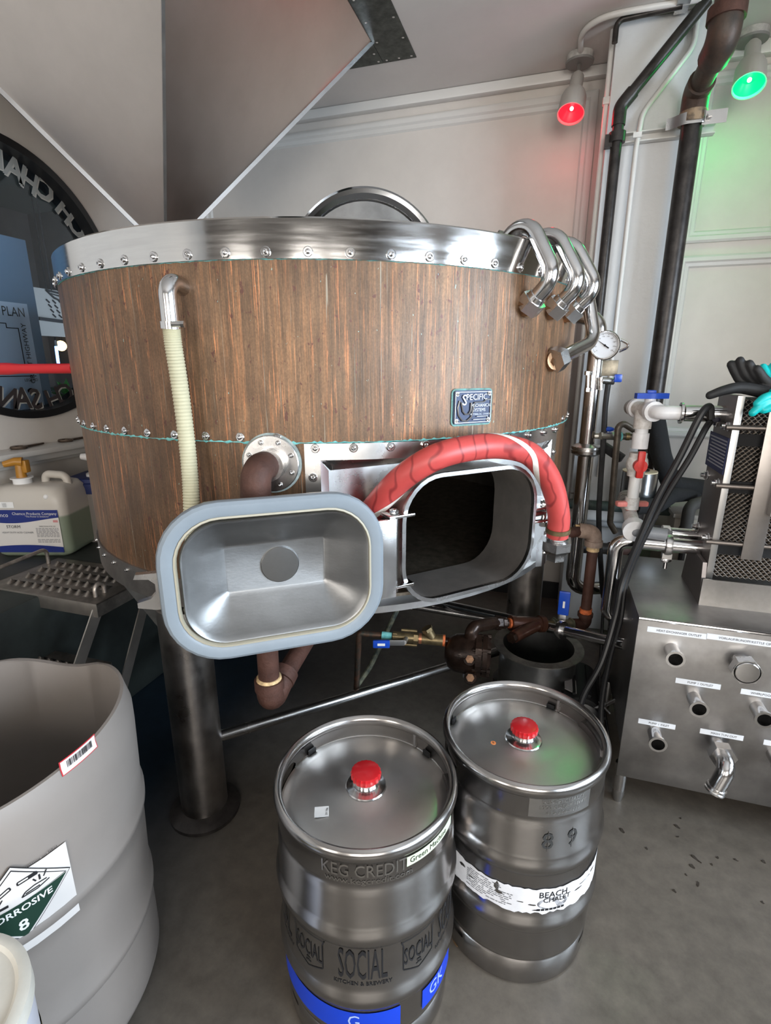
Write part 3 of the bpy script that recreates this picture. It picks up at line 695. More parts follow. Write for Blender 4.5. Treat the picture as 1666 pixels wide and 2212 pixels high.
cmt = lambda x, y: (lambda q: cm(Vector((q.x+x, q.y+y, .0085))))
for s, sz, x, y, sx in (('S', .040, -.030, .018, .9), ('PECIFIC', .022, .010, .026, .95), ('MECHANICAL', .0125, .026, .004, .9), ('SYSTEMS', .0125, .019, -.008, .9), ('VICTORIA, B.C. CANADA', .0068, .024, -.019, .9)):
    text('lettering', s, sz, None, silv, o, sx, mp=cmt(x, y))
b = MB()
def npline(P, w=.0022): b.tube([cm(Vector((x, y, .0075))) for x, y in P], w, 5)
npline([(-.045, .018), (-.05, .0), (-.047, -.02), (-.035, -.034), (-.02, -.036), (-.006, -.026), (.0, .0), (.004, .012), (.035, .013), (.042, .019), (.058, .019)])
npline([(-.040, .014), (-.034, -.01), (-.026, -.018), (-.015, -.018), (-.008, -.008), (-.007, .012)])
npline([(-.0585, -.04), (.0585, -.04), (.0585, .04), (-.0585, .04), (-.0585, -.04)], .0016)
npline([(.0, -.033), (.05, -.033), (.05, -.025), (.012, -.025)], .0012); b.build('raised_lines', silv, o)
for x in (-.053, .053):
    for y in (-.035, .035): inst('rivet', bolt_s, o, basis(cm(Vector((x, y, .006))), tt(npc[0]), UZ, tn(npc[0])))
# ---- flange of the rusty outlet
fc = alz(onT(588, 1000)); FN = tn(fc[0]); FT = tt(fc[0])
FM = basis(tk(fc[0], TR-.002, fc[1]), FT, UZ, FN)
MB().lathe([(0, 0), (.077, 0), (.077, .006), (0, .006)], FM, 48).build('sealant_ring', M_('grey_sealant', (.26, .30, .29), .8, var=.3, vscale=40, bump=.4), tun)
fl = MB().lathe([(0, .004), (.072, .004), (.072, .014), (.07, .016), (0, .016)], FM, 48).build('outlet_flange', steel, tun)
for k in range(8):
    a = 2*PI*(k+.5)/8; inst('bolt', bolt_s, fl, FM @ Matrix.Translation((.058*math.cos(a), .058*math.sin(a), .018)))
# =================================================================== GRIST HOPPER
hop = thing('grain_hopper', 'stainless steel inverted pyramid grain hopper hanging from the ceiling', 'hopper', (-1.63, 2.04, 1.49))
HX0, HX1, HY0, HY1 = -2.33, -.93, 1.34, 2.74; HZ0, HZ1 = 1.99, ZC-.001; TIPZ = 1.925
def hpt(ix, iy, z):
    s = (z-TIPZ)/(ZC-TIPZ); cx, cy = (HX0+HX1)/2, (HY0+HY1)/2
    return Vector((cx+ix*(HX1-HX0)/2*s, cy+iy*(HY1-HY0)/2*s, z))
for (a, b_) in (((1, -1), (1, 1)), ((-1, -1), (1, -1)), ((-1, 1), (-1, -1)), ((1, 1), (-1, 1))):
    P = [hpt(*a, HZ0), hpt(*b_, HZ0), hpt(*b_, HZ1), hpt(*a, HZ1)]
    n = (P[1]-P[0]).cross(P[2]-P[0]).normalized(); mid = (P[0]+P[2])/2
    if n.dot(mid-Vector((-1.63, 2.04, mid.z))) > 0: n = -n
    MB().add(P+[q+n*.004 for q in P], [[0, 1, 2, 3], [7, 6, 5, 4], [0, 4, 5, 1], [1, 5, 6, 2], [2, 6, 7, 3], [3, 7, 4, 0]]).build('side_panel', steel_h, hop)
for a in ((1, -1), (1, 1), (-1, -1), (-1, 1)):
    p, q = hpt(*a, HZ0), hpt(*a, HZ1); d = (q-p).normalized(); o = Vector((a[0], a[1], 0)).normalized()
    b = MB(); b.box((p+q)/2+o*.006, (.010, .016, (q-p).length), frame(d, o)); b.build('corner_seam', steel_d if a == (1, -1) else steel_p, hop)
MB().pipe((-1.63, 2.04, 1.48), (-1.63, 2.04, HZ0+.01), .040, .036, 32).build('outlet_spout', steel_h, hop)
b = MB(); b.ring([(-.055, -.055), (.055, -.055), (.055, .055), (-.055, .055)], [(-.037, -.037), (.037, -.037), (.037, .037), (-.037, .037)], .012, mat4((-1.63, 2.04, HZ0-.006))); b.build('outlet_flange', steel_h, hop)
# dark riveted closure plates on the ceiling around the hopper
dkp = M_('dark_galvanised', (.05, .055, .048), .45, .7, var=.5, vscale=18, bump=.2, bscale=50)
PXm = at(900, 122, Z=ZC)
rv_me = MB().lathe([(0, -.004), (.006, -.004), (.006, 0), (0, .002)], None, 8).mesh('rivet', steel)
def cplate(x0, x1, y0, y1, lab):
    o = tag(MB().bx((x0, y0, ZC-.004), (x1, y1, ZC-.0005)).build('ceiling_plate', dkp), lab, 'plate', 'ceiling plates around the hopper')
    nx = max(2, int((x1-x0)/.14)); ny = max(2, int((y1-y0)/.14))
    for i in range(nx+1):
        for j in range(ny+1):
            if i in (0, nx) or j in (0, ny):
                inst('rivet', rv_me, o, mat4((x0+.02+(x1-x0-.04)*i/nx, y0+.02+(y1-y0-.04)*j/ny, ZC-.004), Matrix.Rotation(PI, 3, 'X')))
cplate(HX1+.002, PXm.x, 1.2, 2.42, 'dark riveted metal plate on the ceiling right of the hopper, nearer piece')
cplate(HX1+.002, PXm.x, 2.425, PXm.y, 'dark riveted metal plate on the ceiling right of the hopper, corner piece')
cplate(HX0, HX1, HY1+.002, PXm.y, 'dark riveted metal plate on the ceiling behind the hopper')
# =================================================================== LID STANDING OPEN ON TOP
lc = at(795, 592, f=2.02); LR = .282
ldN = (Vector((0, 0, CAMZ+.35))-lc); ldN = Vector((ldN.x+.25, ldN.y, .05)).normalized()
LM = mat4(lc, frame(ldN))
lid = thing('tank_lid', 'round polished steel lid standing open above the tank rim', 'lid', (lc.x, lc.y, 1.475))
MB().lathe([(0, -.012), (LR-.045, -.012), (LR-.040, -.008), (LR-.040, -.012), (0, -.016)], LM, 64).build('plate', M_('lid_plate', (.26, .26, .26), .25, 1, var=.2, vscale=10, bump=.05, bscale=60), lid)
MB().lathe([(LR-.042, -.014), (LR-.036, -.007), (LR-.024, .006), (LR-.010, .008), (LR-.002, .002), (LR, -.012), (LR-.012, -.03), (LR-.04, -.02)], LM, 80, closed=True).build('rim', M_('chrome', (.45, .46, .48), .10, 1), lid)
MB().cyl((lc.x, lc.y+.03, 1.474), (lc.x, lc.y+.03, lc.z-LR+.06), .02).build('hinge_post', steel, lid)
# =================================================================== RIBBED HOSE FROM THE SHELL
el = alz(onT(396, 622)); e0 = tk(el[0], TR-.01, el[1])
up_ = onT(368, 640, TR+.065)
hs = thing('ribbed_hose', 'cream ribbed hose hanging down the copper shell from a steel elbow', 'hose', onT(410, 1100, TR+.06))
E1 = e0+tn(el[0])*.075; hp0 = onT(369, 700, TR+.062); hx_ = Vector((hp0.x, hp0.y, E1.z+.004))
E1 = hx_+(e0-hx_)*0
ee = MB(); ee.tube([e0, Vector((hx_.x, hx_.y, e0.z+.012)), hp0+UZ*.01, hp0], .0205, 18, bend=.042, n=8); ee.build('steel_elbow', steel_p, hs)
path = smooth_path([onT(369, 692, TR+.062), onT(374, 740, TR+.058), onT(388, 830, TR+.048), onT(401, 930, TR+.045), onT(410, 1020, TR+.05), onT(414, 1100, TR+.06), onT(417, 1180, TR+.05), tk(alz(onT(417, 1300, TR+.03))[0], TR+.04, .80)], 26)
rr = [.0195+(.0014 if i % 2 else -.0006) for i in range(len(path))]
MB().tube(path, rr, 16).build('hose_body', M_('cream_hose', (.50, .47, .33), .35, var=.06, vscale=20), hs)
hcp = onT(369, 702, TR+.062); dh = (path[3]-path[0]).normalized(); R_ = frame(dh)
cb = MB(); cb.lathe([(.0205, -.008), (.0235, -.008), (.0235, .008), (.0205, .008)], mat4(hcp, R_), 24, closed=True); cb.build('hose_clamp', steel_p, hs)
cb = MB(); sd = RH*.9; cb.cyl(hcp+RH*.010-FH*.022, hcp+RH*.034-FH*.022, .0065, seg=10); cb.prism(hexpts(.008), .008, mat4(hcp+RH*.032-FH*.022, frame(RH))); cb.build('clamp_screw', steel, hs)
# =================================================================== RUSTY OUTLET PIPE
fo0 = tk(fc[0], TR+.014, fc[1])
rp = thing('rusty_outlet_pipe', 'rust brown iron elbow and drop pipe on the round flange behind the open hatch door', 'pipe', tk(fc[0], 1.08, .2))
el1 = fo0+FN*.085
b = MB(); b.tube([fo0-FN*.012, fo0+FN*.03], .040, 20); b.build('socket', steel, rp)
dn = at(560, 1060, f=1.16); 
ex = fo0+FN*.075-FT*.014
b = MB(); b.tube([fo0+FN*.012-FT*.004, ex, Vector((ex.x-FT.x*.006, ex.y-FT.y*.006, ex.z-.085))], .0365, 22, bend=.05, n=10); b.build('elbow', rust_iron, rp)
bot = at(578, 1480, f=1.36); px = Vector((bot.x, bot.y, 0)); px = Vector((ex.x, ex.y, 0)).lerp(px, .35)
bz = at(578, 1490, f=px.dot(FH)).z
zb_ = bz
b = MB(); b.cyl((ex.x, ex.y, ex.z-.075), (ex.x, ex.y, ex.z-.115), .043, seg=22); b.build('collar', rust_iron, rp)
b = MB(); b.cyl((ex.x, ex.y, ex.z-.1), (px.x, px.y, zb_+.02), .029, seg=20); b.build('drop_pipe', rust_iron, rp)
dirb = (Vector((TC.x+.2, TC.y, 0))-px).normalized()
b = MB(); b.cyl((px.x, px.y, zb_+.035), (px.x, px.y, zb_+.005), .041, seg=20); b.tube([Vector((px.x, px.y, zb_+.02)), Vector((px.x, px.y, zb_-.04)), Vector((px.x, px.y, zb_-.03))+dirb*.065+UZ*.02], .037, 20, bend=.035, n=8); q5 = Vector((px.x, px.y, zb_-.028))+dirb*.06+UZ*.02; b.cyl(q5, q5+dirb*.03+UZ*.012, .041, seg=20); b.build('bottom_elbow', rust_iron, rp)
b = MB(); b.lathe([(.029, 0), (.035, .002), (.034, .010), (.029, .012)], mat4((px.x, px.y, zb_+.033)), 18); b.build('thread_tape', tape_y, rp)
b = MB(); q6 = q5+dirb*.02; b.cyl(q6, Vector((TC.x+.15, TC.y-.1, ZB-.10)), .029, seg=18); b.cyl((TC.x+.15, TC.y-.1, ZB-.12), (TC.x+.15, TC.y-.1, ZB-.03), .03); b.build('return_pipe', rust_iron, rp)
# =================================================================== BENT STEEL PIPES OVER THE RIM
def bent(al, z0, zk, label, a_in=None, long=False, r=.0215):
    a_in = al if a_in is None else a_in
    t = thing('bent_steel_pipe', label, 'pipe', tk(a_in, TR+.05, z0), 'steel pipes looping over the tank rim')
    s0 = tk(a_in, TR+.028, z0)
    if not long:
        P = [s0, tk(al, TR+.085, z0+.035), tk(al+.6, TR+.125, z0+.11), tk(al+.3, TR+.055, ZT+.035), tk(al, TR-.03, ZT+.055), tk(al, TR-.105, ZT-.03)]
        P = [s0, tk(al, TR+.088, z0+.055), tk(al, TR-.012, ZT+.062), tk(al, TR-.115, ZT-.025)]
    else:
        P = [s0, tk(al-2, TR+.085, z0+.055), tk(al, TR-.0, ZT+.060), tk(al, TR-.10, ZT-.02)]
    MB().tube(P, r, 18, bend=.06, n=9).build('tube', steel_p, t)
    d0 = (P[1]-P[0]).normalized()
    b = MB(); b.prism(hexpts(.037, .3), .034, mat4(s0-d0*.028, frame(d0))); b.build('union_nut', steel, t)
    b = MB(); b.lathe([(.0215, 0), (.026, 0), (.024, .012), (.0215, .014)], mat4(s0+d0*.006, frame(d0)), 20); b.build('ferrule', steel_p, t)
    nb = tn(a_in); b = MB(); b.cyl(tk(a_in, TR-.005, z0-.01), s0-d0*.02, .028, seg=18); b.prism(hexpts(.034, .1), .02, mat4(tk(a_in, TR+.002, z0-.008), frame(nb))); b.build('wall_fitting', M_('bronze_nut', (.32, .20, .12), .4, .9, var=.2), t)
    d1 = (P[-1]-P[-2]).normalized(); b = MB(); b.prism(hexpts(.034), .03, mat4(P[-1]-d1*.06, frame(d1))); b.cyl(P[-1]-d1*.02, P[-1]-d1*-.02, .026); b.build('upper_nut', steel, t)
    return t
n1, n2, n3 = [alz(onT(u, v)) for u, v in ((1134, 652), (1188, 668), (1222, 680))]
zz = n1[1]
bent(n1[0], zz, 0, 'bent steel pipe over the tank rim, nearest of the three short loops')
bent(n1[0]+8.2, zz, 0, 'bent steel pipe over the tank rim, middle of the three short loops')
bent(n1[0]+16.4, zz, 0, 'bent steel pipe over the tank rim, furthest of the three short loops')
n4 = alz(onT(1190, 774))
bent(n1[0]+21.8, n4[1], 0, 'longest bent steel pipe, dropping from the rim to a nut low on the tank side', n4[0], True, .021)
# =================================================================== RED HOSE ARCHED OVER THE HATCH
def red_mat():
    m = bpy.data.materials.new('red_hose'); m.use_nodes = True; nt = m.node_tree; L = nt.links.new; b = nt.nodes['Principled BSDF']
    tc = nt.nodes.new('ShaderNodeTexCoord'); n = nt.nodes.new('ShaderNodeTexNoise'); n.inputs['Scale'].default_value = 24; n.inputs['Detail'].default_value = 4; L(tc.outputs['Object'], n.inputs[0])
    w = nt.nodes.new('ShaderNodeTexWave'); w.inputs['Scale'].default_value = 7; w.inputs['Distortion'].default_value = 9; w.inputs['Detail'].default_value = 2; L(tc.outputs['Object'], w.inputs[0])
    r = nt.nodes.new('ShaderNodeValToRGB'); L(w.outputs['Fac'], r.inputs[0]); r.color_ramp.elements[0].position = 0; r.color_ramp.elements[0].color = (.30, .03, .03, 1); r.color_ramp.elements[1].position = .10; r.color_ramp.elements[1].color = (.55, .068, .062, 1)
    mx = nt.nodes.new('ShaderNodeMixRGB'); mx.blend_type = 'MULTIPLY'; mx.inputs[0].default_value = .35; L(r.outputs[0], mx.inputs[1]); L(n.outputs['Fac'], mx.inputs[2]); L(mx.outputs[0], b.inputs['Base Color']); b.inputs['Roughness'].default_value = .45
    return m
hpx = [(1204, 1160, 1.50), (1207, 1110, 1.49), (1190, 1040, 1.47), (1150, 985, 1.42), (1095, 966, 1.36), (1030, 966, 1.30), (950, 984, 1.25), (880, 1024, 1.26), (826, 1076, 1.30), (785, 1130, 1.33), (750, 1190, 1.35), (725, 1260, 1.36)]
hpts = smooth_path([at(u, v, f=f) for u, v, f in hpx], 8)
rh = thing('red_hose', 'thick red rubber hose with a white stripe arched over the open hatch neck', 'hose', hpts[0]-UZ*.05)
HRr = .0325
MB().tube(hpts, HRr, 24).build('hose_body', red_mat(), rh)
# white stripe: a narrow band laid on the outside of the hose, spiralling slowly
b = MB(); n_ = len(hpts); st = []
for i in range(n_):
    d = (hpts[min(i+1, n_-1)]-hpts[max(i-1, 0)]).normalized(); toc = (CP-hpts[i]).normalized(); x = toc.cross(d).normalized(); y = d.cross(x)*-1
    if y.dot(toc) < 0: y = -y
    s = i/(n_-1); a = rad(-75+727*(s-.2))
    sg = x if x.z > 0 else -x
    if abs(x.z) < .6: sg = x if x.dot(RH) > 0 else -x
    st.append((hpts[i], y, sg, a))
# keep the side vector continuous
for i in range(1, n_):
    p, y, x, a = st[i]
    if x.dot(st[i-1][2]) < 0: st[i] = (p, y, -x, a)
ws = .26
def stv(i, j):
    p, y, x, a = st[round(i*(n_-1))]; aa = a+(j-.5)*2*ws; return p+(y*math.cos(aa)+x*math.sin(aa))*(HRr+.0008)
b.grid(n_-1, 4, stv); b.build('white_stripe', M_('white_stripe', (.66, .60, .55), .5, var=.1, vscale=40), rh)
e_, d_ = hpts[0], (hpts[0]-hpts[2]).normalized()
b = MB(); b.lathe([(HRr+.001, -.012), (HRr+.004, -.012), (HRr+.004, .002), (HRr+.001, .002)], mat4(e_-d_*.02, frame(d_)), 28, closed=True); b.build('hose_clamp', brass, rh)
b = MB(); b.lathe([(.026, -.01), (.035, 0), (.033, .006), (.028, .010)], mat4(e_, frame(d_)), 28); b.build('tail_ring', steel_p, rh)
b = MB(); b.prism(hexpts(.047), .028, mat4(e_+d_*.008, frame(d_))); b.lathe([(.047, 0), (.030, .022), (.030, .04)], mat4(e_+d_*.034, frame(d_)), 6); b.build('union_nut', steel, rh)
# =================================================================== PIPES ON THE COLUMN AND CEILING
def along(name, P, r, mat, par, bend=0, seg=14, label=None): return MB().tube(P, r, seg, bend=bend).build(name, mat, par, label)
YS = COLY-.022
st0, st1 = at(1312, 305, Y=YS), at(1546, 268, Y=YS)
sc = thing('strut_channel', 'white painted steel strut channel across the column carrying the pipes', 'bracket', st0)
zc = st0.z
b = MB(); b.bx((st0.x, COLY-.04, zc-.02), (st1.x, COLY-.001, zc-.016)); b.bx((st0.x, COLY-.04, zc+.016), (st1.x, COLY-.001, zc+.02)); b.bx((st0.x, COLY-.004, zc-.02), (st1.x, COLY-.001, zc+.02)); b.build('channel', trim_m, sc)
st2 = at(1470, 12, Z=ZC-.02)
YB1 = COLY-.045-.025
bp = thing('black_steam_pipe', 'thin black iron pipe running down the column with a diagonal upper leg', 'pipe', at(1290, 690, Y=YB1))
lowx = at(1338, 300, Y=YB1)
kn = at(1340, 232, Y=YB1)
along('lower_leg', [Vector((kn.x-.002, YB1, .7)), kn+UZ*-.06], .024, black_iron, bp)
tp = at(1528, 0, Y=YB1); tp = kn+(tp-kn)*((ZC-.01-kn.z)/(tp.z-kn.z)) if tp.z < ZC-.02 else tp
dg_ = (tp-kn).normalized()
along('elbow', [kn-UZ*.07, kn, kn+dg_*.07], .029, black_iron, bp, .05)
tp = kn+dg_*((ZC-.012-kn.z)/dg_.z)
along('diagonal_leg', [kn+dg_*.05, tp], .024, black_iron, bp)
cq = at(1331, 298, Y=YB1); b = MB(); b.lathe([(.025, -.02), (.036, -.02), (.036, .02), (.025, .02)], mat4((kn.x, YB1, cq.z)), 16, closed=True); b.box((kn.x-.03, YB1, cq.z-.012), (.04, .03, .05)); b.box((kn.x, YB1+.03, cq.z), (.03, .03, .04)); b.build('pipe_clamp', black_iron, bp)
# large black pipe
YL = COLY-.05-.043; lb = at(1470, 450, Y=YL); LX = lb.x
lp_ = thing('large_black_pipe', 'large black iron pipe rising up the column to rusty elbows at the ceiling', 'pipe', (LX, YL, .75))
zt = at(1490, 262, Y=YL).z
along('riser', [Vector((LX, YL, .75)), Vector((LX, YL, zt))], .041, black_iron, lp_, seg=24)
e1, e2, e3 = Vector((LX, YL, at(1500, 200, Y=YL).z)), at(1562, 88, Y=2.55), at(1592, 5, Y=2.44)
dA = (e2-e1).normalized()
big_r = M_('dark_cast_iron', (.045, .036, .03), .5, .3, vscale=12, col2=(.09, .055, .04), bump=.25, bscale=90)
along('lower_elbow', [Vector((LX, YL, zt+.01)), e1, e1+dA*.07], .052, big_r, lp_, .05, 22)
b = MB(); b.cyl((LX, YL, zt-.012), (LX, YL, zt+.03), .055, seg=22); b.build('collar', M_('sealed_collar', (.30, .21, .13), .6, vscale=30, col2=(.06, .045, .035), bump=.3), lp_)
along('nipple', [e1+dA*.05, e2-dA*.06], .042, big_r, lp_, seg=22)
along('upper_elbow', [e2-dA*.09, e2, Vector((e2.x, e2.y, e2.z+.09))], .056, big_r, lp_, .07, 22)
b = MB(); b.cyl((e2.x, e2.y, e2.z+.06), (e2.x, e2.y, e2.z+.10), .064, seg=24); b.build('collar', rust_iron, lp_)
along('upper_riser', [Vector((e2.x, e2.y, e2.z+.09)), Vector((e2.x, e2.y, ZC-.002))], .046, big_r, lp_, seg=22)
b = MB(); zcl = zc+.012
b.grid(16, 1, lambda i, j: Vector((LX-.10+.17*i, YL+.0-.047*math.exp(-((i-.58)*2.6)**4), zcl-.022+.044*j))); b.build('strap', steel, lp_)
b = MB(); b.cyl((LX+.055, YL-.05, zcl), (LX+.055, YL+.05, zcl), .007); b.prism(hexpts(.012), .01, mat4((LX+.055, YL-.055, zcl), frame((0, -1, 0)))); b.bx((LX+.03, YL-.04, zcl-.03), (LX+.12, YL-.036, zcl+.02)); b.build('strap_bolt', steel, lp_)
# white conduits
wc = thing('white_conduit', 'white painted conduit running down the face of the column between black pipes', 'conduit', at(1325, 690, Y=COLY-.012))
cp_ = [at(1506, 42, Y=COLY-.014), at(1500, 98, Y=COLY-.014), at(1388, 245, Y=COLY-.014), at(1374, 320, Y=COLY-.055), Vector((at(1374, 320, Y=COLY-.055).x, COLY-.055, .9))]
along('tube', [cp_[0]+UZ*.15, *cp_], .011, trim_m, wc, .10)
b = MB(); b.box(cp_[3]+UZ*.05, (.035, .012, .02)); b.build('clip', trim_m, wc)
XC0 = COLX[0]-.014
wc2 = thing('white_conduit', 'white painted conduit down the left corner of the column', 'conduit', (XC0, COLY+.03, .5))
along('tube', [Vector((XC0, COLY+.03, .5)), Vector((XC0, COLY+.03, ZC-.01))], .011, trim_m, wc2)
b = MB(); b.box((XC0, COLY+.03, 2.62), (.03, .03, .03), None, .004); b.build('coupling', trim_m, wc2)
wc3 = thing('white_conduit', 'white painted conduit along the ceiling to the red spotlight', 'conduit', at(1300, 60, Z=ZC-.012))
rb = at(1254, 118, Z=ZC)
along('tube', smooth_path([rb+Vector((0, -.05, -.012)), at(1258, 75, Z=ZC-.012), at(1285, 48, Z=ZC-.012), at(1340, 28, Z=ZC-.012), at(1480, 4, Z=ZC-.012), at(1600, -16, Z=ZC-.012)], 6), .012, trim_m, wc3)
bt = thing('black_ceiling_tube', 'thin black tube along the ceiling above the column', 'tube', at(1335, 45, Z=ZC-.025))
c0 = at(1333, 44, Z=ZC-.02); c1 = at(1475, 12, Z=ZC-.02)
along('tube', [Vector((c0.x, c0.y, ZC-.10)), c0, c1], .012, black_iron, bt, .03)
b = MB(); b.box(c1+UZ*.008, (.05, .10, .022)); b.build('strap', steel, bt)
# =================================================================== CEILING SPOTLIGHTS
def spot(name, label, base, top, mouth, col, emis, power):
    t = thing(name, label, 'lamp', (base.x, base.y, ZC))
    body = M_('lamp_beige', (.40, .37, .34), .5)
    MB().lathe([(0, 0), (.062, 0), (.060, -.026), (0, -.026)], mat4((base.x, base.y, ZC-.0005)), 32).build('junction_box', M_('old_white', (.50, .48, .45), .6, vscale=40, col2=(.35, .33, .31)), t)
    MB().lathe([(.056, -.027), (.066, -.029), (.064, -.038), (0, -.042)], mat4((base.x, base.y, ZC)), 32).build('canopy_plate', M_('grey_canopy', (.20, .19, .18), .5), t)
    d = (mouth-top).normalized(); L = (mouth-top).length; F = frame(d)
    b = MB(); b.cyl((base.x, base.y, ZC-.04), top, .009, seg=12); b.sphere(top+d*.002, .015); b.build('swivel_stem', M_('stem', (.30, .28, .26), .4, .5), t)
    r1, r2 = .030, .058
    sh = MB().lathe([(0, .0), (r1*.7, .002), (r1, .018), (r1+.001, L*.42), (r1+.004, L*.46), (r2*.86, L*.50), (r2, L*.60), (r2+.004, L), (r2, L), (r2-.003, L*.62), (r1, L*.52), (0, L*.5)], mat4(top, F), 40).build('shade', body, t)
    MB().lathe([(0, L*.80), (r2*.5, L*.805), (r2*.96, L*.93), (r2*.98, L*.95)], mat4(top, F), 40).build('coloured_lens', M_(name+'_lens', col, .35, emit=emis, estr=.6), t)
    MB().sphere(top+d*L*.86, .009).build('bulb', M_(name+'_bulb', (1, 1, 1), .3, emit=tuple(min(1, q+.25) for q in emis), estr=5), t)
    l = bpy.data.lights.new(name+'_light', 'POINT'); l.energy = power; l.color = emis; l.shadow_soft_size = .03
    o = bpy.data.objects.new(name+'_light', l); C.objects.link(o); o.parent = t; p = mouth+d*.03; o.location = p-Vector(t.location); o.rotation_euler = d.to_track_quat('-Z', 'Y').to_euler()
spot('red_spotlight', 'beige ceiling spotlight glowing red above the tank', rb, at(1249, 160, Y=3.09), at(1233, 247, Y=3.0), (.4, .01, .015), (1, .015, .035), .55)
gb = at(1628, 68, Z=ZC)
spot('green_spotlight', 'beige ceiling spotlight glowing green beside the large black pipe', gb, at(1628, 92, Y=3.06), at(1618, 186, Y=2.96), (.0, .3, .05), (.0, 1, .18), 1.4)
# =================================================================== STAINLESS STANDPIPE BESIDE THE TANK
pb = at(1262, 1010, f=2.12); PXY = Vector((pb.x, pb.y, 0))
def pz(v, off=0):
    # height on the standpipe's vertical at image row v
    lo, hi = -.5, 3.
    f = PXY.dot(FH)
    return at(1262, v, f=f).z
sp_ = thing('stainless_standpipe', 'vertical stainless steel pipe with a butterfly valve beside the copper tank', 'pipe', (PXY.x, PXY.y, pz(1290)))
zE = pz(1272)
tl = (-RH+FH*.4).normalized()
along('upper_tube', [PXY+UZ*pz(968), PXY+UZ*(pz(690)), PXY+UZ*(pz(690)+.02)+tl*.09], .030, steel_p, sp_, .055, 22)
R2 = RH*.9+FH*.15
along('lower_tube', [PXY+UZ*pz(980), PXY+UZ*zE, PXY+UZ*(zE-.015)+R2*.50], .029, steel_p, sp_, .07, 22)
along('return_tube', [PXY+RH*.035+FH*.05+UZ*pz(985), PXY+RH*.035+FH*.05+UZ*(zE-.03), PXY+UZ*(zE-.05)+R2*.50+FH*.05], .020, steel_p, sp_, .06, 18)
zv = pz(970)
b = MB(); b.lathe([(.031, -.028), (.042, -.026), (.058, -.016), (.060, -.004), (.056, 0), (.060, .004), (.058, .012), (.045, .018), (.031, .024)], mat4(PXY+UZ*zv), 32); b.build('valve_flange', steel, sp_)
b = MB(); hb_ = PXY+RH*.068+UZ*zv; b.box(hb_, (.035, .03, .05), frame(RH), .004); b.build('valve_stem', steel, sp_)
h2 = at(1345, 992, f=PXY.dot(FH)-.06); dd_ = (h2-(hb_+UZ*.012)); b = MB(); b.box((hb_+UZ*.015+h2)/2, (.028, .035, dd_.length), frame(dd_), .005); b.build('valve_handle', rubber, sp_)
# temperature gauge on the wall side of the standpipe
gc = at(1307, 746, f=PXY.dot(FH)-.10); gN = (CP-gc); gN.z = 0; gN = (gN.normalized()-RH*.06).normalized(); GM = mat4(gc, frame(gN))
ga = thing('temperature_gauge', 'round white dial thermometer beside the bent steel pipes', 'gauge', gc-UZ*.055)
GR = .053
MB().lathe([(0, -.03), (GR*.9, -.03), (GR, -.022), (GR, .004), (GR-.003, .008), (GR-.007, .008), (GR-.007, .0), (0, 0)], GM, 44).build('case', steel_p, ga)
MB().lathe([(0, .001), (GR-.007, .001)], GM, 40).build('dial', M_('dial_white', (.72, .75, .80), .3), ga)
b = MB()
for k in range(46):
    a = rad(-125+250*k/45)+PI/2; r0 = GR-.010; r1 = GR-(.016 if k % 5 == 0 else .013); w = .0006; c, s = math.cos(a), math.sin(a)
    b.add([GM @ Vector((c*r0-s*w, s*r0+c*w, .0016)), GM @ Vector((c*r0+s*w, s*r0-c*w, .0016)), GM @ Vector((c*r1+s*w, s*r1-c*w, .0016)), GM @ Vector((c*r1-s*w, s*r1+c*w, .0016))], [[0, 1, 2, 3]])
b.build('scale_marks', ink, ga, fix=False)
for k in range(10):
    a = rad(215-250*k/9-0); r = GR-.021; text('digits', str(20*k+40 if k else 0), .0062, GM @ Matrix.Translation((r*math.cos(a), r*math.sin(a), .0017)), ink, ga)
b = MB(); na = rad(145); b.tube([GM @ Vector((math.cos(na)*.034, math.sin(na)*.034, .003)), GM @ Vector((0, 0, .003))], [.0004, .0018], 6); b.tube([GM @ Vector((0, 0, .003)), GM @ Vector((-math.cos(na)*.018, -math.sin(na)*.018, .003))], .0024, 6); b.cyl(GM @ Vector((0, 0, .001)), GM @ Vector((0, 0, .004)), .004); b.build('needle', ink, ga)
gx = GM.to_3x3() @ Vector((1, 0, 0)); gx = gx if gx.dot(RH) > 0 else -gx
b = MB(); b.tube([gc+gx*.05+UZ*.02-gN*.012, gc+gx*.092-UZ*.002-gN*.012, gc+gx*.05-UZ*.022-gN*.012], .005, 8, bend=.012); b.build('pull_loop', steel_p, ga)
b = MB(); b.cyl(gc-gN*.028, Vector((PXY.x, PXY.y, gc.z)), .012); b.build('stem', steel, ga)
# small bracket, blue-handled drain valve and sight tube on the standpipe
sv = thing('sample_valve', 'small steel valve with a blue lever under the dial thermometer', 'valve', (PXY.x+.05, PXY.y, pz(840)))
fq = PXY.dot(FH)-.04
b = MB(); b.bx(at(1299, 812, f=fq+.03), at(1336, 778, f=fq+.035), .002); b.build('back_plate', M_('olive_plate', (.22, .20, .16), .4, .8, var=.3, vscale=30), sv)
b = MB(); b.cyl(PXY+UZ*pz(822), at(1318, 822, f=fq), .010); b.cyl(at(1298, 815, f=fq), at(1298, 842, f=fq), .009); b.cyl(at(1300, 822, f=fq), at(1326, 824, f=fq), .013); b.build('body', steel, sv)
b = MB(); b.box(at(1335, 817, f=fq-.02), (.014, .03, .03), frame(RH), .005); b.build('blue_lever', blue_p, sv)
b = MB(); b.cyl(at(1270, 803, f=fq), at(1269, 845, f=fq), .007); b.build('sight_rod', steel, sv)
for v in (806, 842): MB().prism(hexpts(.012), .014, mat4(at(1270, v, f=fq)-UZ*.007)).build('rod_nut', steel, sv)
b = MB(); b.cyl(PXY+UZ*pz(806), at(1270, 806, f=fq), .006, seg=8); b.build('sight_port', steel, sv)
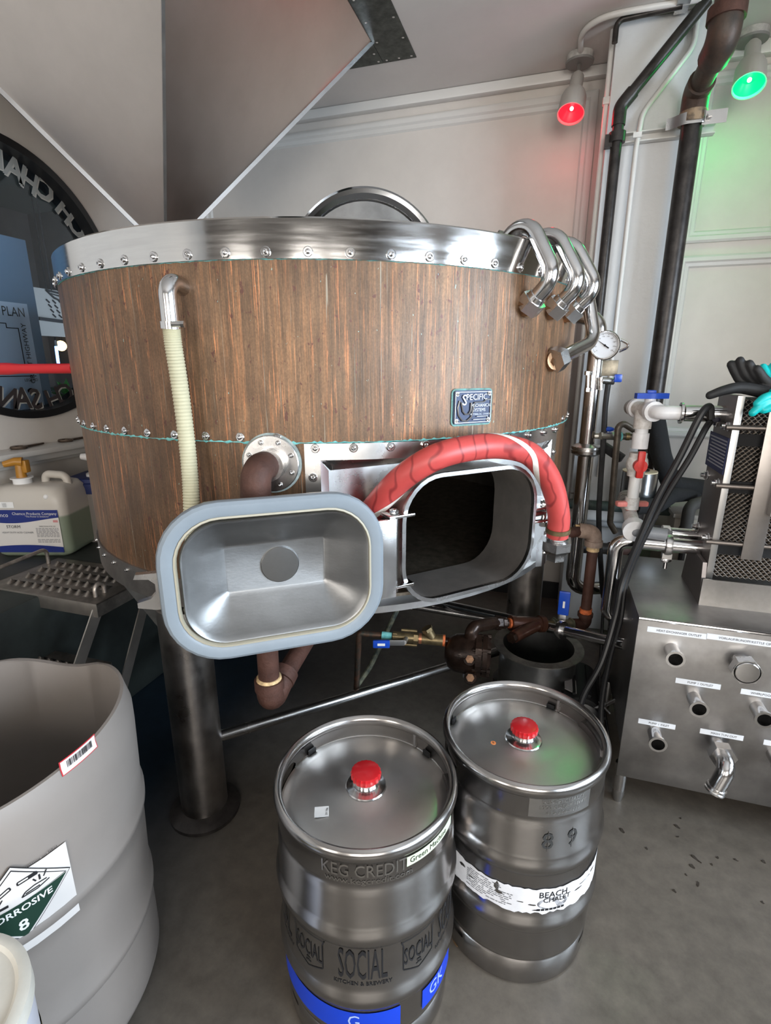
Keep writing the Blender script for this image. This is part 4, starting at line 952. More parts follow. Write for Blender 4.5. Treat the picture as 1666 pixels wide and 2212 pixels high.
bt2 = thing('black_sample_tube', 'thin black tube hanging from the small blue-lever valve', 'tube', at(1305, 1230, f=fq))
MB().tube(smooth_path([at(1314, 830, f=fq), at(1308, 880, f=fq), at(1304, 950, f=fq), at(1297, 1050, f=fq), at(1294, 1130, f=fq), at(1300, 1250, f=fq), at(1304, 1290, f=fq+.01)], 6), .011, 10).build('tube_body', rubber, bt2)
sv2 = thing('copper_bypass_line', 'brass bypass valve and bent grey tube between the standpipe and white pipework', 'valve', at(1320, 1130, f=fq-.02))
b = MB(); b.cyl(PXY+UZ*pz(941), at(1340, 943, f=fq), .012); b.prism(hexpts(.016), .02, mat4(at(1297, 941, f=fq), frame(RH))); b.cyl(at(1300, 941, f=fq), at(1330, 942, f=fq), .016, seg=10); b.build('valve_body', M_('nickel', (.45, .43, .38), .35, .9), sv2)
b = MB(); hm = at(1314, 927, f=fq); b.sphere(hm, .024, 12, (1, .6, .45)); b.build('blue_knob', blue_p, sv2); b = MB(); b.cyl(hm, hm-UZ*.03, .006); b.build('knob_stem', steel, sv2)
b = MB(); b.cyl(at(1338, 943, f=fq), at(1342, 943, f=fq), .019, seg=16); b.build('green_fitting', verdi, sv2)
b = MB(); P_ = [at(1342, 943, f=fq), at(1394, 944, f=fq-.02), at(1337, 908, f=fq-.04), at(1328, 1010, f=fq-.03), at(1318, 1130, f=fq-.02), at(1330, 1150, f=fq-.02)]
b.tube(P_, .0125, 12, bend=.02); b.build('bent_tube', M_('tarnished_tube', (.13, .11, .09), .45, .6, var=.3, vscale=20), sv2)
for u in (1352, 1372): b = MB(); b.cyl(at(u, 943, f=fq-.005), at(u+8, 943, f=fq-.008), .0155, seg=14); b.build('coupling', brass, sv2)
# =================================================================== CONSOLE CABINET
KX0, KX1, KY0, KY1, KZ0, KZ1 = .31, 1.45, 1.62, 2.20, .123, .714
cab = thing('steel_cabinet', 'stainless steel piping cabinet with labelled pipe ports on its front', 'cabinet', (.88, 1.9, 0))
MB().bx((KX0, KY0, KZ0), (KX1, KY0+.006, KZ1), .002).build('front_panel', steel_box, cab)
MB().bx((KX0, KY0+.006, KZ1-.006), (KX1, KY1, KZ1), .002).build('top_panel', steel_box, cab)
MB().bx((KX0, KY0+.006, KZ0+.12), (KX0+.006, KY1, KZ1-.006)).build('side_panel', steel_box, cab); MB().bx((KX1-.006, KY0+.006, KZ0), (KX1, KY1, KZ1-.006)).build('side_panel', steel_box, cab)
MB().bx((KX0+.006, KY1-.006, KZ0), (KX1-.006, KY1, KZ1-.006)).build('back_panel', steel_box, cab)
for x in (KX0+.02, KX1-.03):
    for y in (KY0+.03, KY1-.04):
        L = MB().cyl((x, y, .05), (x, y, KZ0+.03), .021, seg=20).build('leg', steel, cab); MB().lathe([(.0, 0), (.014, 0), (.019, .03), (.019, .052), (0, .052)], mat4((x, y, 0)), 18).build('levelling_foot', steel_d, L)
# drips running off the top edge are left to the material; lip along the top edge
MB().cyl((KX0, KY0+.001, KZ1-.004), (KX1, KY0+.001, KZ1-.004), .005, seg=8).build('front_lip', steel_p, cab)
lab_m = M_('white_strip', (.70, .71, .74), .4)
for u, v, wpx, s in ((1462, 1367, 108, 'HEAT EXCHANGER OUTLET'), (1604, 1384, 124, 'VORLAUF/RUNOFF/KETTLE CIP'), (1508, 1477, 82, 'PUMP 1 OUTLET'), (1419, 1564, 72, 'PUMP 1 INLET'), (1559, 1587, 79, 'MASH TUN OUT'), (1652, 1501, 82, 'WHIRLPOOL INLET'), (1700, 1612, 80, 'PUMP 2 INLET')):
    p = at(u, v, Y=KY0-.001); w = wpx/1120*1.63*1.03
    q = MB().bx((p.x-w/2, KY0-.0012, p.z-.0088), (p.x+w/2, KY0-.0002, p.z+.0088)).build('label_strip', lab_m, cab)
    text('lettering', s, .0105, basis((p.x+.006, KY0-.002, p.z), (1, 0, 0), UZ, (0, -1, 0)), ink, q, .92)
def port(u, v, cap=None):
    m = at(u, v, Y=KY0-.062); c = Vector((m.x, KY0, m.z)); d = Vector((0, -1, 0))
    p = MB().lathe([(.019, -.01), (.0215, -.01), (.0215, .050), (.0265, .055), (.0265, .062), (.0195, .062), (.0195, -.01)], mat4(c, frame(d)), 30).build('pipe_port', steel_p, cab)
    MB().lathe([(0, .012), (.0195, .012)], mat4(c, frame(d)), 24).build('port_bore', dark_m, p)
    if cap == 'nut':
        MB().prism(hexpts(.040, .2), .032, mat4(c+d*.034, frame(d))).build('hex_nut', steel, p); MB().lathe([(0, .066), (.034, .066), (.036, .062), (.030, .068), (0, .069)], mat4(c, frame(d)), 30).build('blank_cap', steel_p, p)
    if cap == 'elbow':
        MB().prism(hexpts(.038, .1), .030, mat4(c+d*.034, frame(d))).build('hex_nut', steel, p)
        e = c+d*.105; en = at(1545, 1706, Y=KY0-.11); P = [c+d*.05, e, en]
        MB().tube(P, .024, 22, bend=.055, n=9).build('elbow', steel_p, p); dz = (en-e).normalized()
        MB().lathe([(.024, -.012), (.028, -.012), (.0285, -.006), (.026, -.004), (.0285, -.001), (.0285, .004), (.02, .004)], mat4(en, frame(dz)), 26).build('threaded_end', steel, p)
for u, v in ((1460, 1425), (1511, 1533), (1422, 1609), (1653, 1556)): port(u, v)
port(1614, 1452, 'nut'); port(1563, 1637, 'elbow'); port(1690, 1660)
# small pump and cables in the dark beside the cabinet
pm = at(1335, 1455, f=1.86); pump = thing('black_pump', 'black pump motor on the floor beside the steel cabinet', 'pump', (pm.x+.0, pm.y, 0))
py_ = Vector((.33, .0, 0)); pc_ = Vector((.20, 1.98, .16))
b = MB(); b.cyl(pc_+Vector((0, -.13, 0)), pc_+Vector((0, .13, 0)), .085, seg=24)
for k in range(10): a = 2*PI*k/10; b.box(pc_+Vector((math.cos(a)*.088, 0, math.sin(a)*.088)), (.012, .22, .012), Matrix.Rotation(-a, 3, 'Y'))
b.build('motor', M_('pump_black', (.012, .012, .013), .5), pump); MB().lathe([(.0, 0), (.07, 0), (.075, .02), (.05, .03), (0, .03)], mat4(pc_+Vector((0, -.13, 0)), frame((0, -1, 0))), 24).build('end_cap', M_('pump_grey', (.05, .05, .05), .5), pump)
b = MB(); b.bx((pc_.x-.07, pc_.y-.1, 0), (pc_.x+.07, pc_.y+.1, .08)); b.build('foot', black_iron, pump)
b = MB(); b.box(pc_+Vector((-.03, -.06, .085)), (.07, .09, .004), Matrix.Rotation(.35, 3, 'Y')); b.build('rating_plate', M_('grey_plate', (.25, .23, .23), .5), pump)
b = MB(); h0, h1 = at(1303, 1527, f=1.62), at(1336, 1510, f=1.66); b.cyl(h0, h1, .006); b.cyl(at(1295, 1516, f=1.62), at(1318, 1541, f=1.62), .004); b.cyl(h1, pc_+Vector((-.02, -.13, .0)), .006); b.build('t_handle', steel, pump)
# =================================================================== PLATE HEAT EXCHANGER
HXX, HY_0, HY_1, HZb, HZt = .52, 1.80, 1.99, .80, 1.375
hxo = thing('plate_heat_exchanger', 'steel plate heat exchanger with honeycomb plate edges on top of the cabinet', 'heat exchanger', (.8, 1.9, KZ1))
dplate = M_('frame_plate', (.20, .18, .175), .42, .85, var=.12, vscale=5)
fp_ = MB().bx((HXX, HY_0, HZb-.02), (HXX+.018, HY_1, HZt), .002).build('front_frame_plate', dplate, hxo)
MB().bx((HXX-.0005, HY_0-.0035, HZb-.02), (HXX+.019, HY_0, HZt), .001).build('bright_edge', M_('edge_steel', (.45, .44, .43), .38, 1), hxo)
# L-shaped feet
ft = MB(); ft.prism([(HY_1+.03, KZ1), (HY_0-.03, KZ1), (HY_0+.0, HZb+.05), (HY_1, HZb+.05)], .012, basis((HXX-.014, 0, 0), (0, 1, 0), UZ, (1, 0, 0))); ft.build('foot_bracket', dplate, hxo)
MB().bx((HXX-.014, HY_0-.03, KZ1), (HXX+.50, HY_0-.024, KZ1+.09)).build('base_rail', M_('rail_steel', (.30, .285, .27), .4, 1, var=.2, vscale=6), hxo)
MB().bx((HXX-.014, HY_1+.0, KZ1), (HXX+.50, HY_1+.006, KZ1+.05)).build('base_rail', MATS['rail_steel'], hxo)
# corrugated plates: alternate zigzags make the honeycomb edge
pk = MB(); npl = 60; px0, px1 = HXX+.02, 1.02; dx = (px1-px0)/npl; nz = 140; dz_ = (HZt-.012-HZb)/nz
for i in range(npl):
    x = px0+dx*(i+.5); V = []
    for j in range(nz+1):
        s = (1 if (j//2+i) % 2 else -1)*dx*.44
        for y in (HY_0+.012, HY_0+.05): V.append(Vector((x+s, y, HZb+dz_*j)))
    pk.add(V, [[2*j, 2*j+1, 2*j+3, 2*j+2] for j in range(nz)])
pko = stuff(pk.build('plate_edges', M_('plate_edge_steel', (.24, .215, .19), .42, 1), hxo, fix=False, ang=80)); 
sm = pko.modifiers.new('thick', 'SOLIDIFY'); sm.thickness = .0009
MB().bx((HXX+.02, HY_0+.03, HZb), (px1, HY_1-.01, HZt-.012)).build('plate_pack_core', foam, hxo)
for z in (HZb+.10, HZb+.30, HZb+.445): MB().bx((HXX+.02, HY_0+.006, z-.018), (px1, HY_0+.013, z+.018)).build('gasket_band', foam, hxo)
for v in (924, 1052, 1176):
    z = at(1615, v, Y=HY_0-.005).z; MB().cyl((HXX-.02, HY_0-.012, z), (1.05, HY_0-.012, z), .0075, seg=12).build('tie_rod', M_('rod_steel', (.22, .19, .17), .45, 1), hxo)
    for y in (HY_0+.03, HY_1-.03):
        q = Vector((HXX, y, z)); b = MB(); b.prism(hexpts(.013), .012, mat4(q, frame((-1, 0, 0)))); b.cyl(q, q-Vector((.022, 0, 0)), .0075); b.lathe([(.0, .0), (.016, 0), (.016, .003), (0, .003)], mat4(q, frame((-1, 0, 0))), 16); b.build('tie_bolt', steel_p, fp_)
# strap in front of the pack
s0, s1 = at(1632, 905, Y=HY_0-.03), at(1605, 1210, Y=HY_0-.03)
MB().bx((s1.x-.004, HY_0-.022, s1.z), (s1.x+.052, HY_0-.016, HZt), .001).build('support_strap', M_('strap_steel', (.30, .275, .26), .4, 1, var=.1), hxo)
MB().bx((s1.x+.04, HY_0-.05, s1.z+.15), (s1.x+.05, HY_0-.022, HZt)).build('strap_flange', steel_d, hxo)
b = MB(); b.bx((s1.x+.075, HY_0-.14, at(1640, 1128, Y=HY_0-.1).z), (s1.x+.24, HY_0-.03, HZt-.05), .006); b.build('cover_box', steel_box, hxo, 'bright steel cover at the right edge')
b = MB(); b.bx((s1.x+.15, HY_0-.143, .98), (s1.x+.20, HY_0-.1405, 1.33)); b.build('yellow_sticker', M_('yellow_label', (.65, .6, .08), .5), hxo)
# rating plate on the frame
pz1, pz0 = at(1560, 940, X=HXX).z, at(1545, 1015, X=HXX).z; pya = at(1572, 975, X=HXX).y; pyb = at(1530, 975, X=HXX).y
b = MB(); b.bx((HXX-.0025, min(pya, pyb)-.0, pz0), (HXX-.0005, max(pya, pyb), pz1)); rp_ = b.build('rating_plate', M_('blue_rating', (.025, .035, .11), .45, .3), fp_)
for k in range(9):
    z = pz1-.012-k*(pz1-pz0-.02)/9; MB().bx((HXX-.0032, min(pya, pyb)+.008, z-.0022), (HXX-.0026, max(pya, pyb)-.01-(k*37 % 5)*.006, z+.0022)).build('engraved_line', M_('plate_grey', (.30, .31, .36), .4), rp_)
# steel ports on the frame plate
def hport(u, v, yv, L, r=.026, ferr=True, name='port'):
    p = at(u, v, X=HXX); c = Vector((HXX, yv, p.z)); d = Vector((-1, 0, 0)); b = MB(); b.tube([c, c+d*L], r, 24)
    o = b.build(name, steel_p, fp_)
    if ferr: MB().lathe([(r, L-.012), (r+.008, L-.006), (r+.008, L), (r-.004, L)], mat4(c, frame(d)), 28).build('ferrule', steel_p, o)
    return c+d*L
u0 = at(1530, 897, X=HXX)
q_top = hport(1560, 893, 1.90, .125)
q_bot = hport(1500, 1165, 1.90, .19, .025, False)
q_bot2 = hport(1500, 1150, 1.97, .09, .021, False)
# =================================================================== PIPE FROM EXCHANGER DOWN INTO THE CABINET
sp2 = thing('stainless_return_pipe', 'stainless steel pipe bending from the heat exchanger down into the cabinet side', 'pipe', (.25, 1.9, .55))
vx = at(1322, 1250, Y=1.90).x; zl2 = at(1330, 1330, Y=1.90).z
along('bent_tube', [q_bot+Vector((.002, 0, 0)), Vector((vx, 1.90, q_bot.z)), Vector((vx, 1.90, zl2)), Vector((KX0+.003, 1.90, zl2-.004))], .0255, steel_p, sp2, .075, 24)
cx_ = at(1445, 1165, Y=1.90).x; b = MB(); b.lathe([(.0255, -.012), (.036, -.010), (.038, 0), (.036, .010), (.0255, .012)], mat4((cx_, 1.90, q_bot.z), frame((1, 0, 0))), 28); b.build('clamp_ring', steel, sp2)
b = MB(); b.cyl((cx_, 1.895, q_bot.z-.03), (cx_+.0, 1.895, q_bot.z-.085), .006); b.sphere((cx_, 1.895, q_bot.z-.055), .013, 10, (1.4, .6, .8)); b.box((cx_, 1.895, q_bot.z-.038), (.03, .02, .02)); b.build('wing_nut', steel_p, sp2)
# =================================================================== WHITE PVC PIPEWORK
pv = thing('white_pvc_pipework', 'white plastic pipe assembly with red and blue valve handles left of the heat exchanger', 'pipework', (.3, 1.98, .98))
zP = q_top.z; ex_ = at(1424, 886, Y=1.90).x
Yt = 2.0; Ye = 2.12
dv = Vector((-.24, .97, 0)).normalized(); E0 = Vector((ex_, 1.90, zP))
def tv(s): return E0+dv*s
along('elbow_pipe', [q_top+Vector((.03, 0, 0)), E0, tv(.06)], .0225, pvc, pv, .03, 22)
b = MB(); b.cyl(tv(.03), tv(.052), .033, seg=24); b.build('union_collar', pvc, pv)
b = MB(); b.cyl(tv(.05), tv(.17), .026, seg=22); b.build('tee_run', pvc_d, pv)
b = MB(); b.cyl(tv(.165), tv(.185), .034, seg=24); b.build('union_collar', pvc, pv)
b = MB(); b.cyl(tv(.18), tv(.225), .028, seg=20); b.build('grey_nut', M_('grey_thread', (.30, .29, .28), .5, .3), pv)
Yt = tv(.112).y; vX = tv(.112).x; z_t, z_b = zP, at(1365, 1085, Y=Yt).z
def zr_(v): return at(1375, v, Y=Yt).z
for nm, va, vb, r, m in (('tee_branch', 885, 925, .029, pvc_d), ('pipe', 905, 965, .0215, pvc), ('coupling', 935, 968, .027, pvc), ('valve_body', 978, 1028, .029, pvc_d), ('pipe', 1025, 1090, .0195, M_('speckled_pvc', (.70, .69, .68), .4, vscale=130, col2=(.70, .69, .68), bump=.2)), ('coupling', 1075, 1100, .024, pvc_d)):
    b = MB(); b.cyl((vX, Yt, zr_(vb)), (vX, Yt, zr_(va)), r, seg=22); b.build(nm, m, pv)
b = MB(); zc_ = zr_(1002); b.sphere((vX, Yt, zc_), .037, 16, (1, 1, 1.15)); b.build('valve_ball', pvc_d, pv)
b = MB(); hd = Vector((.10, -1, 0)).normalized(); hc_ = Vector((vX, Yt, zc_))+hd*.045; b.cyl(hc_-hd*.02, hc_+hd*.008, .022, seg=16); b.box(hc_+UZ*.005, (.024, .018, .095), frame(UZ, hd), .006); b.build('red_handle', red_p, pv)
# blue wing handle
bc = tv(.075)+UZ*.036; b = MB(); b.cyl(bc-UZ*.02, bc+UZ*.004, .018, seg=16); b.build('valve_neck', pvc, pv)
b = MB(); b.prism([(-.052, -.013), (-.02, -.017), (.0, -.020), (.02, -.017), (.056, -.012), (.058, .012), (.02, .017), (0, .020), (-.02, .017), (-.05, .012)], .018, basis(bc+UZ*.004, RH, FH, UZ)); b.box(bc+UZ*.026, (.028, .026, .012), None, .004); b.build('blue_handle', blue_p, pv)
# lower valve running front to back
zl_ = zr_(1112); b = MB(); b.cyl((vX, 1.90, zl_-.02), (vX, 2.14, zl_+.02), .024, seg=20); b.build('lower_run', pvc_d, pv)
b = MB(); b.cyl((vX, 2.10, zl_+.015), (vX, 2.17, zl_+.028), .029, seg=20)
for k in range(4): b.cyl((vX, 2.105+.015*k, zl_+.016+.003*k), (vX, 2.111+.015*k, zl_+.018+.003*k), .032, seg=20)
b.build('ribbed_nut', M_('grimy_plastic', (.30, .28, .27), .6, var=.3, vscale=40), pv)
b = MB(); b.cyl((vX, 1.87, zl_-.024), (vX, 1.905, zl_-.018), .038, seg=24); b.build('end_collar', pvc, pv)
b = MB(); hc2 = Vector((vX, 2.01, zl_+.03)); b.cyl(hc2-UZ*.02, hc2+UZ*.005, .018, seg=14); b.box(hc2+UZ*.010, (.115, .026, .020), frame(UZ, FH), .007); b.build('faded_red_handle', red_f, pv)
b = MB(); b.tube([Vector((vX, 1.905, zl_-.024)), Vector((vX, 1.885, zl_-.026)), Vector((vX+.04, 1.885, zl_-.026)), Vector((vX+.10, 1.885, zl_-.03))], .021, 18, bend=.015); b.build('grey_elbow', pvc_g, pv)
b = MB(); b.tube([Vector((vX+.08, 1.92, zl_-.045)), q_bot2+Vector((.0, 0, 0))], .022, 18); b.build('grey_pipe', pvc_g, pv); b = MB(); b.cyl(q_bot2-Vector((.02, 0, 0)), q_bot2+Vector((.003, 0, 0)), .027, seg=18); b.build('white_collar', pvc, pv)
# =================================================================== INSULATED PIPES BEHIND
fi_ = thing('foil_insulated_pipe', 'silver foil wrapped insulated pipe stub behind the white pipework', 'pipe', at(1382, 1080, f=2.5))
a_, b_2 = at(1383, 1018, f=2.45), at(1383, 1078, f=2.45); b_2 = Vector((a_.x, a_.y, b_2.z))
MB().cyl(b_2, a_, .082, seg=28).build('foil_wrap', M_('foil', (.55, .56, .57), .22, 1, bump=.25, bscale=12), fi_)
MB().lathe([(.04, 0), (.078, 0), (.078, .004), (.04, .004)], mat4(a_), 28, closed=True).build('insulation_end', M_('fibreglass', (.60, .50, .34), .9), fi_)
MB().cyl(b_2-UZ*.22, a_+UZ*.01, .042, seg=18).build('inner_pipe', black_iron, fi_)
MB().cyl((b_2.x, b_2.y, 0), (b_2.x, b_2.y, b_2.z-.2), .03, seg=14).build('support_leg', black_iron, fi_)
fm_ = thing('black_foam_pipe', 'thick black foam insulated pipe behind the heat exchanger', 'pipe', at(1480, 1080, f=2.55))
MB().tube([Vector((LX, YL-.03, at(1400, 890, f=2.5).z)), at(1428, 985, f=2.45), at(1452, 1048, f=2.5), at(1560, 1060, f=2.62)], .046, 18, bend=.06).build('upper_run', foam, fm_)
MB().tube([at(1370, 1095, f=2.3), at(1420, 1092, f=2.35), at(1452, 1070, f=2.42), at(1500, 1066, f=2.55)], .036, 16, bend=.06).build('lower_run', foam, fm_)
gi = thing('grey_insulated_pipe', 'grey insulated pipe elbow behind the lower left of the heat exchanger', 'pipe', at(1480, 1135, f=2.4))
MB().tube([at(1530, 1080, f=2.45), at(1490, 1092, f=2.4), at(1482, 1145, f=2.4), at(1455, 1160, f=2.4)], .028, 14, bend=.04).build('elbow', M_('grey_rubber', (.06, .055, .05), .7), gi); e_x = at(1482, 1145, f=2.4)
MB().cyl((e_x.x, e_x.y, 0), e_x, .015, seg=10).build('support_leg', black_iron, gi)
# small beige cabinet standing behind the steel cabinet
bx_ = at(1450, 1110, Y=2.75); lowc = thing('beige_box', 'plain beige wooden box standing behind the steel cabinet', 'box', (bx_.x+.3, 2.95, 0))
MB().bx((COLX[1]+.10, 2.75, 0), (COLX[1]+.75, 3.20, .745), .004).build('body', M_('beige_board', (.50, .45, .38), .6), lowc); MB().bx((COLX[1]+.09, 2.74, .745), (COLX[1]+.76, 3.21, .765), .003).build('top_board', M_('beige_top', (.42, .38, .33), .6), lowc)
# old green-grey pipes low on the wall behind the standpipe
wp = thing('low_wall_pipe', 'dark greenish horizontal pipe on the back wall behind the standpipe', 'pipe', at(1300, 1090, Y=COLY-.06))
zz0 = at(1260, 1090, Y=COLY-.05).z
MB().cyl((-.05, COLY-.05, zz0), (.62, COLY-.05, zz0), .026).build('pipe', M_('patina_pipe', (.035, .055, .055), .6, vscale=20, col2=(.10, .13, .12)), wp)
MB().cyl((-.05, COLY-.045, zz0-.10), (.62, COLY-.045, zz0-.10), .017).build('conduit', M_('grey_conduit', (.28, .29, .30), .5), wp)
MB().bx((.135, COLY-.025, zz0-.15), (.18, COLY-.0, zz0+.05)).build('wall_bracket', steel_d, wp)
# =================================================================== GLOVES ON THE EXCHANGER
def glove(name, label, palmpts, fingers, mat, extra=None):
    b = MB()
    for P, r in palmpts: b.tube(P, r, 12)
    for P, r0, r1 in fingers:
        Q = smooth_path(P, 4); n = len(Q); b.tube(Q, [r0+(r1-r0)*i/(n-1) for i in range(n)], 12); b.sphere(Q[-1], r1, 10); b.sphere(Q[0], r0, 10)
    o = b.build(name, mat)
    m = o.modifiers.new('r', 'REMESH'); m.mode = 'VOXEL'; m.voxel_size = .0024; m2 = o.modifiers.new('s', 'SMOOTH'); m2.iterations = 2
    dg = bpy.context.evaluated_depsgraph_get(); me = bpy.data.meshes.new_from_object(o.evaluated_get(dg)); o.modifiers.clear(); o.data = me
    me.materials.clear(); me.materials.append(mat); me.polygons.foreach_set('use_smooth', [True]*len(me.polygons))
    return tag(o, label, 'glove', 'rubber gloves on the heat exchanger')
gy = 1.86
def g(u, v, y=gy): return at(u, v, Y=y)
blackg = M_('black_latex', (.014, .014, .015), .6, var=.2, vscale=40); teal = M_('teal_latex', (.0, .42, .42), .4)
glove('rubber_glove', 'black rubber glove with curled fingers upright on the heat exchanger', [([g(1700, 848), g(1662, 838)], .030)],
      [([g(1650, 842, 1.875), g(1606, 826, 1.875), g(1590, 806, 1.875), g(1580, 787, 1.875)], .016, .0125), ([g(1655, 836, 1.865), g(1618, 815, 1.865), g(1605, 797, 1.865), g(1599, 779, 1.865)], .016, .0125), ([g(1662, 834, 1.855), g(1634, 812, 1.855), g(1625, 798, 1.855), g(1619, 786, 1.855)], .0155, .0125), ([g(1670, 836, 1.845), g(1650, 818, 1.845), g(1642, 806, 1.845), g(1636, 797, 1.845)], .015, .012), ([g(1672, 852, 1.84), g(1605, 838, 1.83), g(1566, 843, 1.82), g(1534, 854, 1.82)], .020, .0125)], blackg)
glove('rubber_glove', 'turquoise rubber glove draped over the front of the heat exchanger', [([g(1730, 850, 1.80), g(1672, 862, 1.78)], .032)],
      [([g(1680, 862, 1.78), g(1650, 872, 1.76), g(1626, 892, 1.755)], .015, .011), ([g(1690, 852, 1.78), g(1655, 858, 1.76), g(1636, 872, 1.755)], .014, .011), ([g(1690, 878, 1.78), g(1668, 880, 1.76), g(1650, 886, 1.755)], .014, .011), ([g(1700, 845, 1.82), g(1664, 820, 1.86), g(1649, 793, 1.88)], .014, .011), ([g(1710, 840, 1.82), g(1676, 815, 1.86), g(1670, 790, 1.88)], .014, .011)], teal)
# =================================================================== BLACK CABLES
cbm = M_('black_cable', (.012, .012, .013), .45)
def cable(label, P, r=.0085): 
    Q = smooth_path(P, 7); t = MB().tube(Q, r, 10).build('black_cable', cbm); return tag(t, label, 'cable', 'black cables beside the cabinet')
cable('black cable looped over the upper exchanger pipe, left strand', [at(1536, 905, Y=1.86), at(1533, 878, Y=1.855), at(1512, 900, Y=1.84), at(1470, 985, Y=1.84), at(1420, 1078, Y=1.84), at(1375, 1180, Y=1.84), at(1345, 1258, Y=1.84), at(1330, 1330, Y=1.80), at(1300, 1430, Y=1.75), at(1262, 1500, Y=1.72), at(1245, 1560, Y=1.70)], .011)
cable('black cable looped over the upper exchanger pipe, right strand', [at(1540, 905, Y=1.95), at(1525, 925, Y=1.86), at(1490, 990, Y=1.85), at(1440, 1070, Y=1.85), at(1388, 1170, Y=1.85), at(1352, 1260, Y=1.85), at(1340, 1340, Y=1.82), at(1318, 1420, Y=1.80), at(1300, 1520, Y=1.78), at(1298, 1640, Y=1.74)], .010)
cable('thin black cable hanging beside the cabinet leg', [at(1305, 1280, f=2.02), at(1300, 1380, f=1.95), at(1296, 1480, f=1.9), at(1310, 1560, f=1.8), at(1325, 1660, f=1.72)], .006)
cable('thin black cable coiled in the dark behind the kegs', [at(1312, 1290, f=2.03), at(1320, 1400, f=1.95), at(1290, 1500, f=1.9), at(1282, 1560, f=1.85), at(1290, 1650, f=1.75)], .006)
# =================================================================== STEAM TRAP LINE
tr = thing('steam_trap_line', 'oily brown iron steam trap and strainer line with a blue lever over the steel bucket', 'pipework', at(1020, 1470, f=1.72))
fT, fV = 1.72, 1.86
c_t = at(1010, 1412, f=fT); b = MB()
ax_ = (RH*.98-FH*.2).normalized()
b.lathe([(0, -.085), (.03, -.083), (.055, -.07), (.070, -.045), (.074, -.01), (.074, .03), (.0, .03)], mat4(c_t, frame(ax_)), 32); b.build('trap_body', rust_d, tr)
b = MB(); b.lathe([(0, .03), (.083, .03), (.083, .052), (0, .052)], mat4(c_t, frame(ax_)), 8); b.build('trap_flange', rust_d, tr)
b = MB(); b.lathe([(0, .055), (.080, .055), (.080, .072), (.06, .085), (0, .085)], mat4(c_t, frame(ax_)), 8); b.build('trap_cover', rust_d, tr)
for k in range(6):
    a = 2*PI*(k+.3)/6; y_ = frame(ax_).col[0]*math.cos(a)*.073+frame(ax_).col[1]*math.sin(a)*.073; b = MB(); b.prism(hexpts(.010), .012, mat4(c_t+y_+ax_*.072, frame(ax_))); b.cyl(c_t+y_+ax_*.02, c_t+y_+ax_*.07, .006); b.build('cover_bolt', rust_d, tr)
tc_ = (CP-c_t).normalized()
for u, v in ((1015, 1424), (1016, 1464)):
    p = at(u, v, f=fT-.075); q = p-tc_*.07; b = MB(); b.cyl(q, p-tc_*.005, .028, .022, seg=18); b.build('plug_boss', rust_d, tr); b = MB(); b.prism(hexpts(.015), .014, mat4(p-tc_*.006, frame(tc_))); b.build('plug', M_('rust_plug', (.14, .06, .03), .6, vscale=60, col2=(.35, .17, .08)), tr)
T0 = at(1025, 1345, f=fT+.03)
along('inlet_elbow', [c_t+UZ*.05+ax_*.01, Vector(((c_t+ax_*.01).x, (c_t+ax_*.01).y, T0.z)), at(1075, 1345, f=fV-.04)], .024, rust_d, tr, .035, 18)
S0, S1 = at(1062, 1345, f=fV-.05), at(1262, 1350, f=fV+.05)
def sl(u): return S0.lerp(S1, (u-1062)/(1262-1062))
dS = (S1-S0).normalized()
b = MB(); b.cyl(sl(1050), sl(1095), .016); b.prism(hexpts(.028), .022, mat4(sl(1070), frame(dS))); b.prism(hexpts(.022), .014, mat4(sl(1084), frame(dS))); b.build('union', rust_d, tr)
b = MB(); b.cyl(sl(1098), sl(1104), .020); b.build('thread_tape', rust_o, tr)
b = MB(); b.cyl(sl(1103), sl(1170), .026, .029, seg=20); b.cyl(sl(1162), sl(1172), .033, seg=20); b.cyl(sl(1101), sl(1110), .030, seg=20); by_ = sl(1158); ey_ = at(1110, 1376, f=fV-.10); b.cyl(by_, ey_, .027, .023, seg=18); b.build('strainer_body', M_('red_brown_iron', (.055, .022, .014), .3, .3, var=.4, vscale=14), tr)
b = MB(); dE = (ey_-by_).normalized(); b.prism(hexpts(.020), .02, mat4(ey_-dE*.002, frame(dE))); b.build('strainer_plug', rust_d, tr)
b = MB(); b.cyl(sl(1172), sl(1192), .014); b.build('nipple', brass, tr)
b = MB(); b.cyl(sl(1190), sl(1238), .021, seg=18)
for u in (1194, 1230): b.prism(hexpts(.028), .008, mat4(sl(u), frame(dS)))
b.build('valve_body', M_('green_brass', (.10, .13, .09), .5, .5, vscale=40, col2=(.25, .21, .14)), tr)
vb = sl(1212); tcv = (CP-vb); tcv.z = 0; tcv.normalize()
b = MB(); b.tube([vb+tcv*.02, vb+tcv*.038], .011, 12); l0 = vb+tcv*.038; b.box(l0+UZ*.030, (.024, .004, .075), frame(UZ, tcv), .001); lv = b.build('valve_lever', M_('zinc', (.5, .5, .5), .35, .9), tr)
b = MB(); hp_ = at(1212, 1303, f=(l0.dot(FH))); b.box((l0.x, l0.y, hp_.z), (.042, .012, .10), frame(UZ, tcv), .006); b.build('blue_sleeve', blue_p, lv)
b = MB(); b.box(Vector((l0.x, l0.y, hp_.z-.004))+tcv*.0065, (.008, .0006, .028), frame(UZ, tcv)); b.build('white_mark', wht, lv)
b = MB(); b.prism(hexpts(.010), .012, mat4(vb+tcv*.038, frame(tcv))); b.build('lever_nut', M_('rust_plug', (.14, .06, .03), .6), tr)
vr = Vector((S1.x, S1.y, 0)); top_ = at(1270, 1150, f=S1.dot(FH)).z
along('corner_elbow', [sl(1236), S1+dS*.006, Vector((S1.x, S1.y, S1.z+.055))], .025, rust_iron, tr, .03, 18)
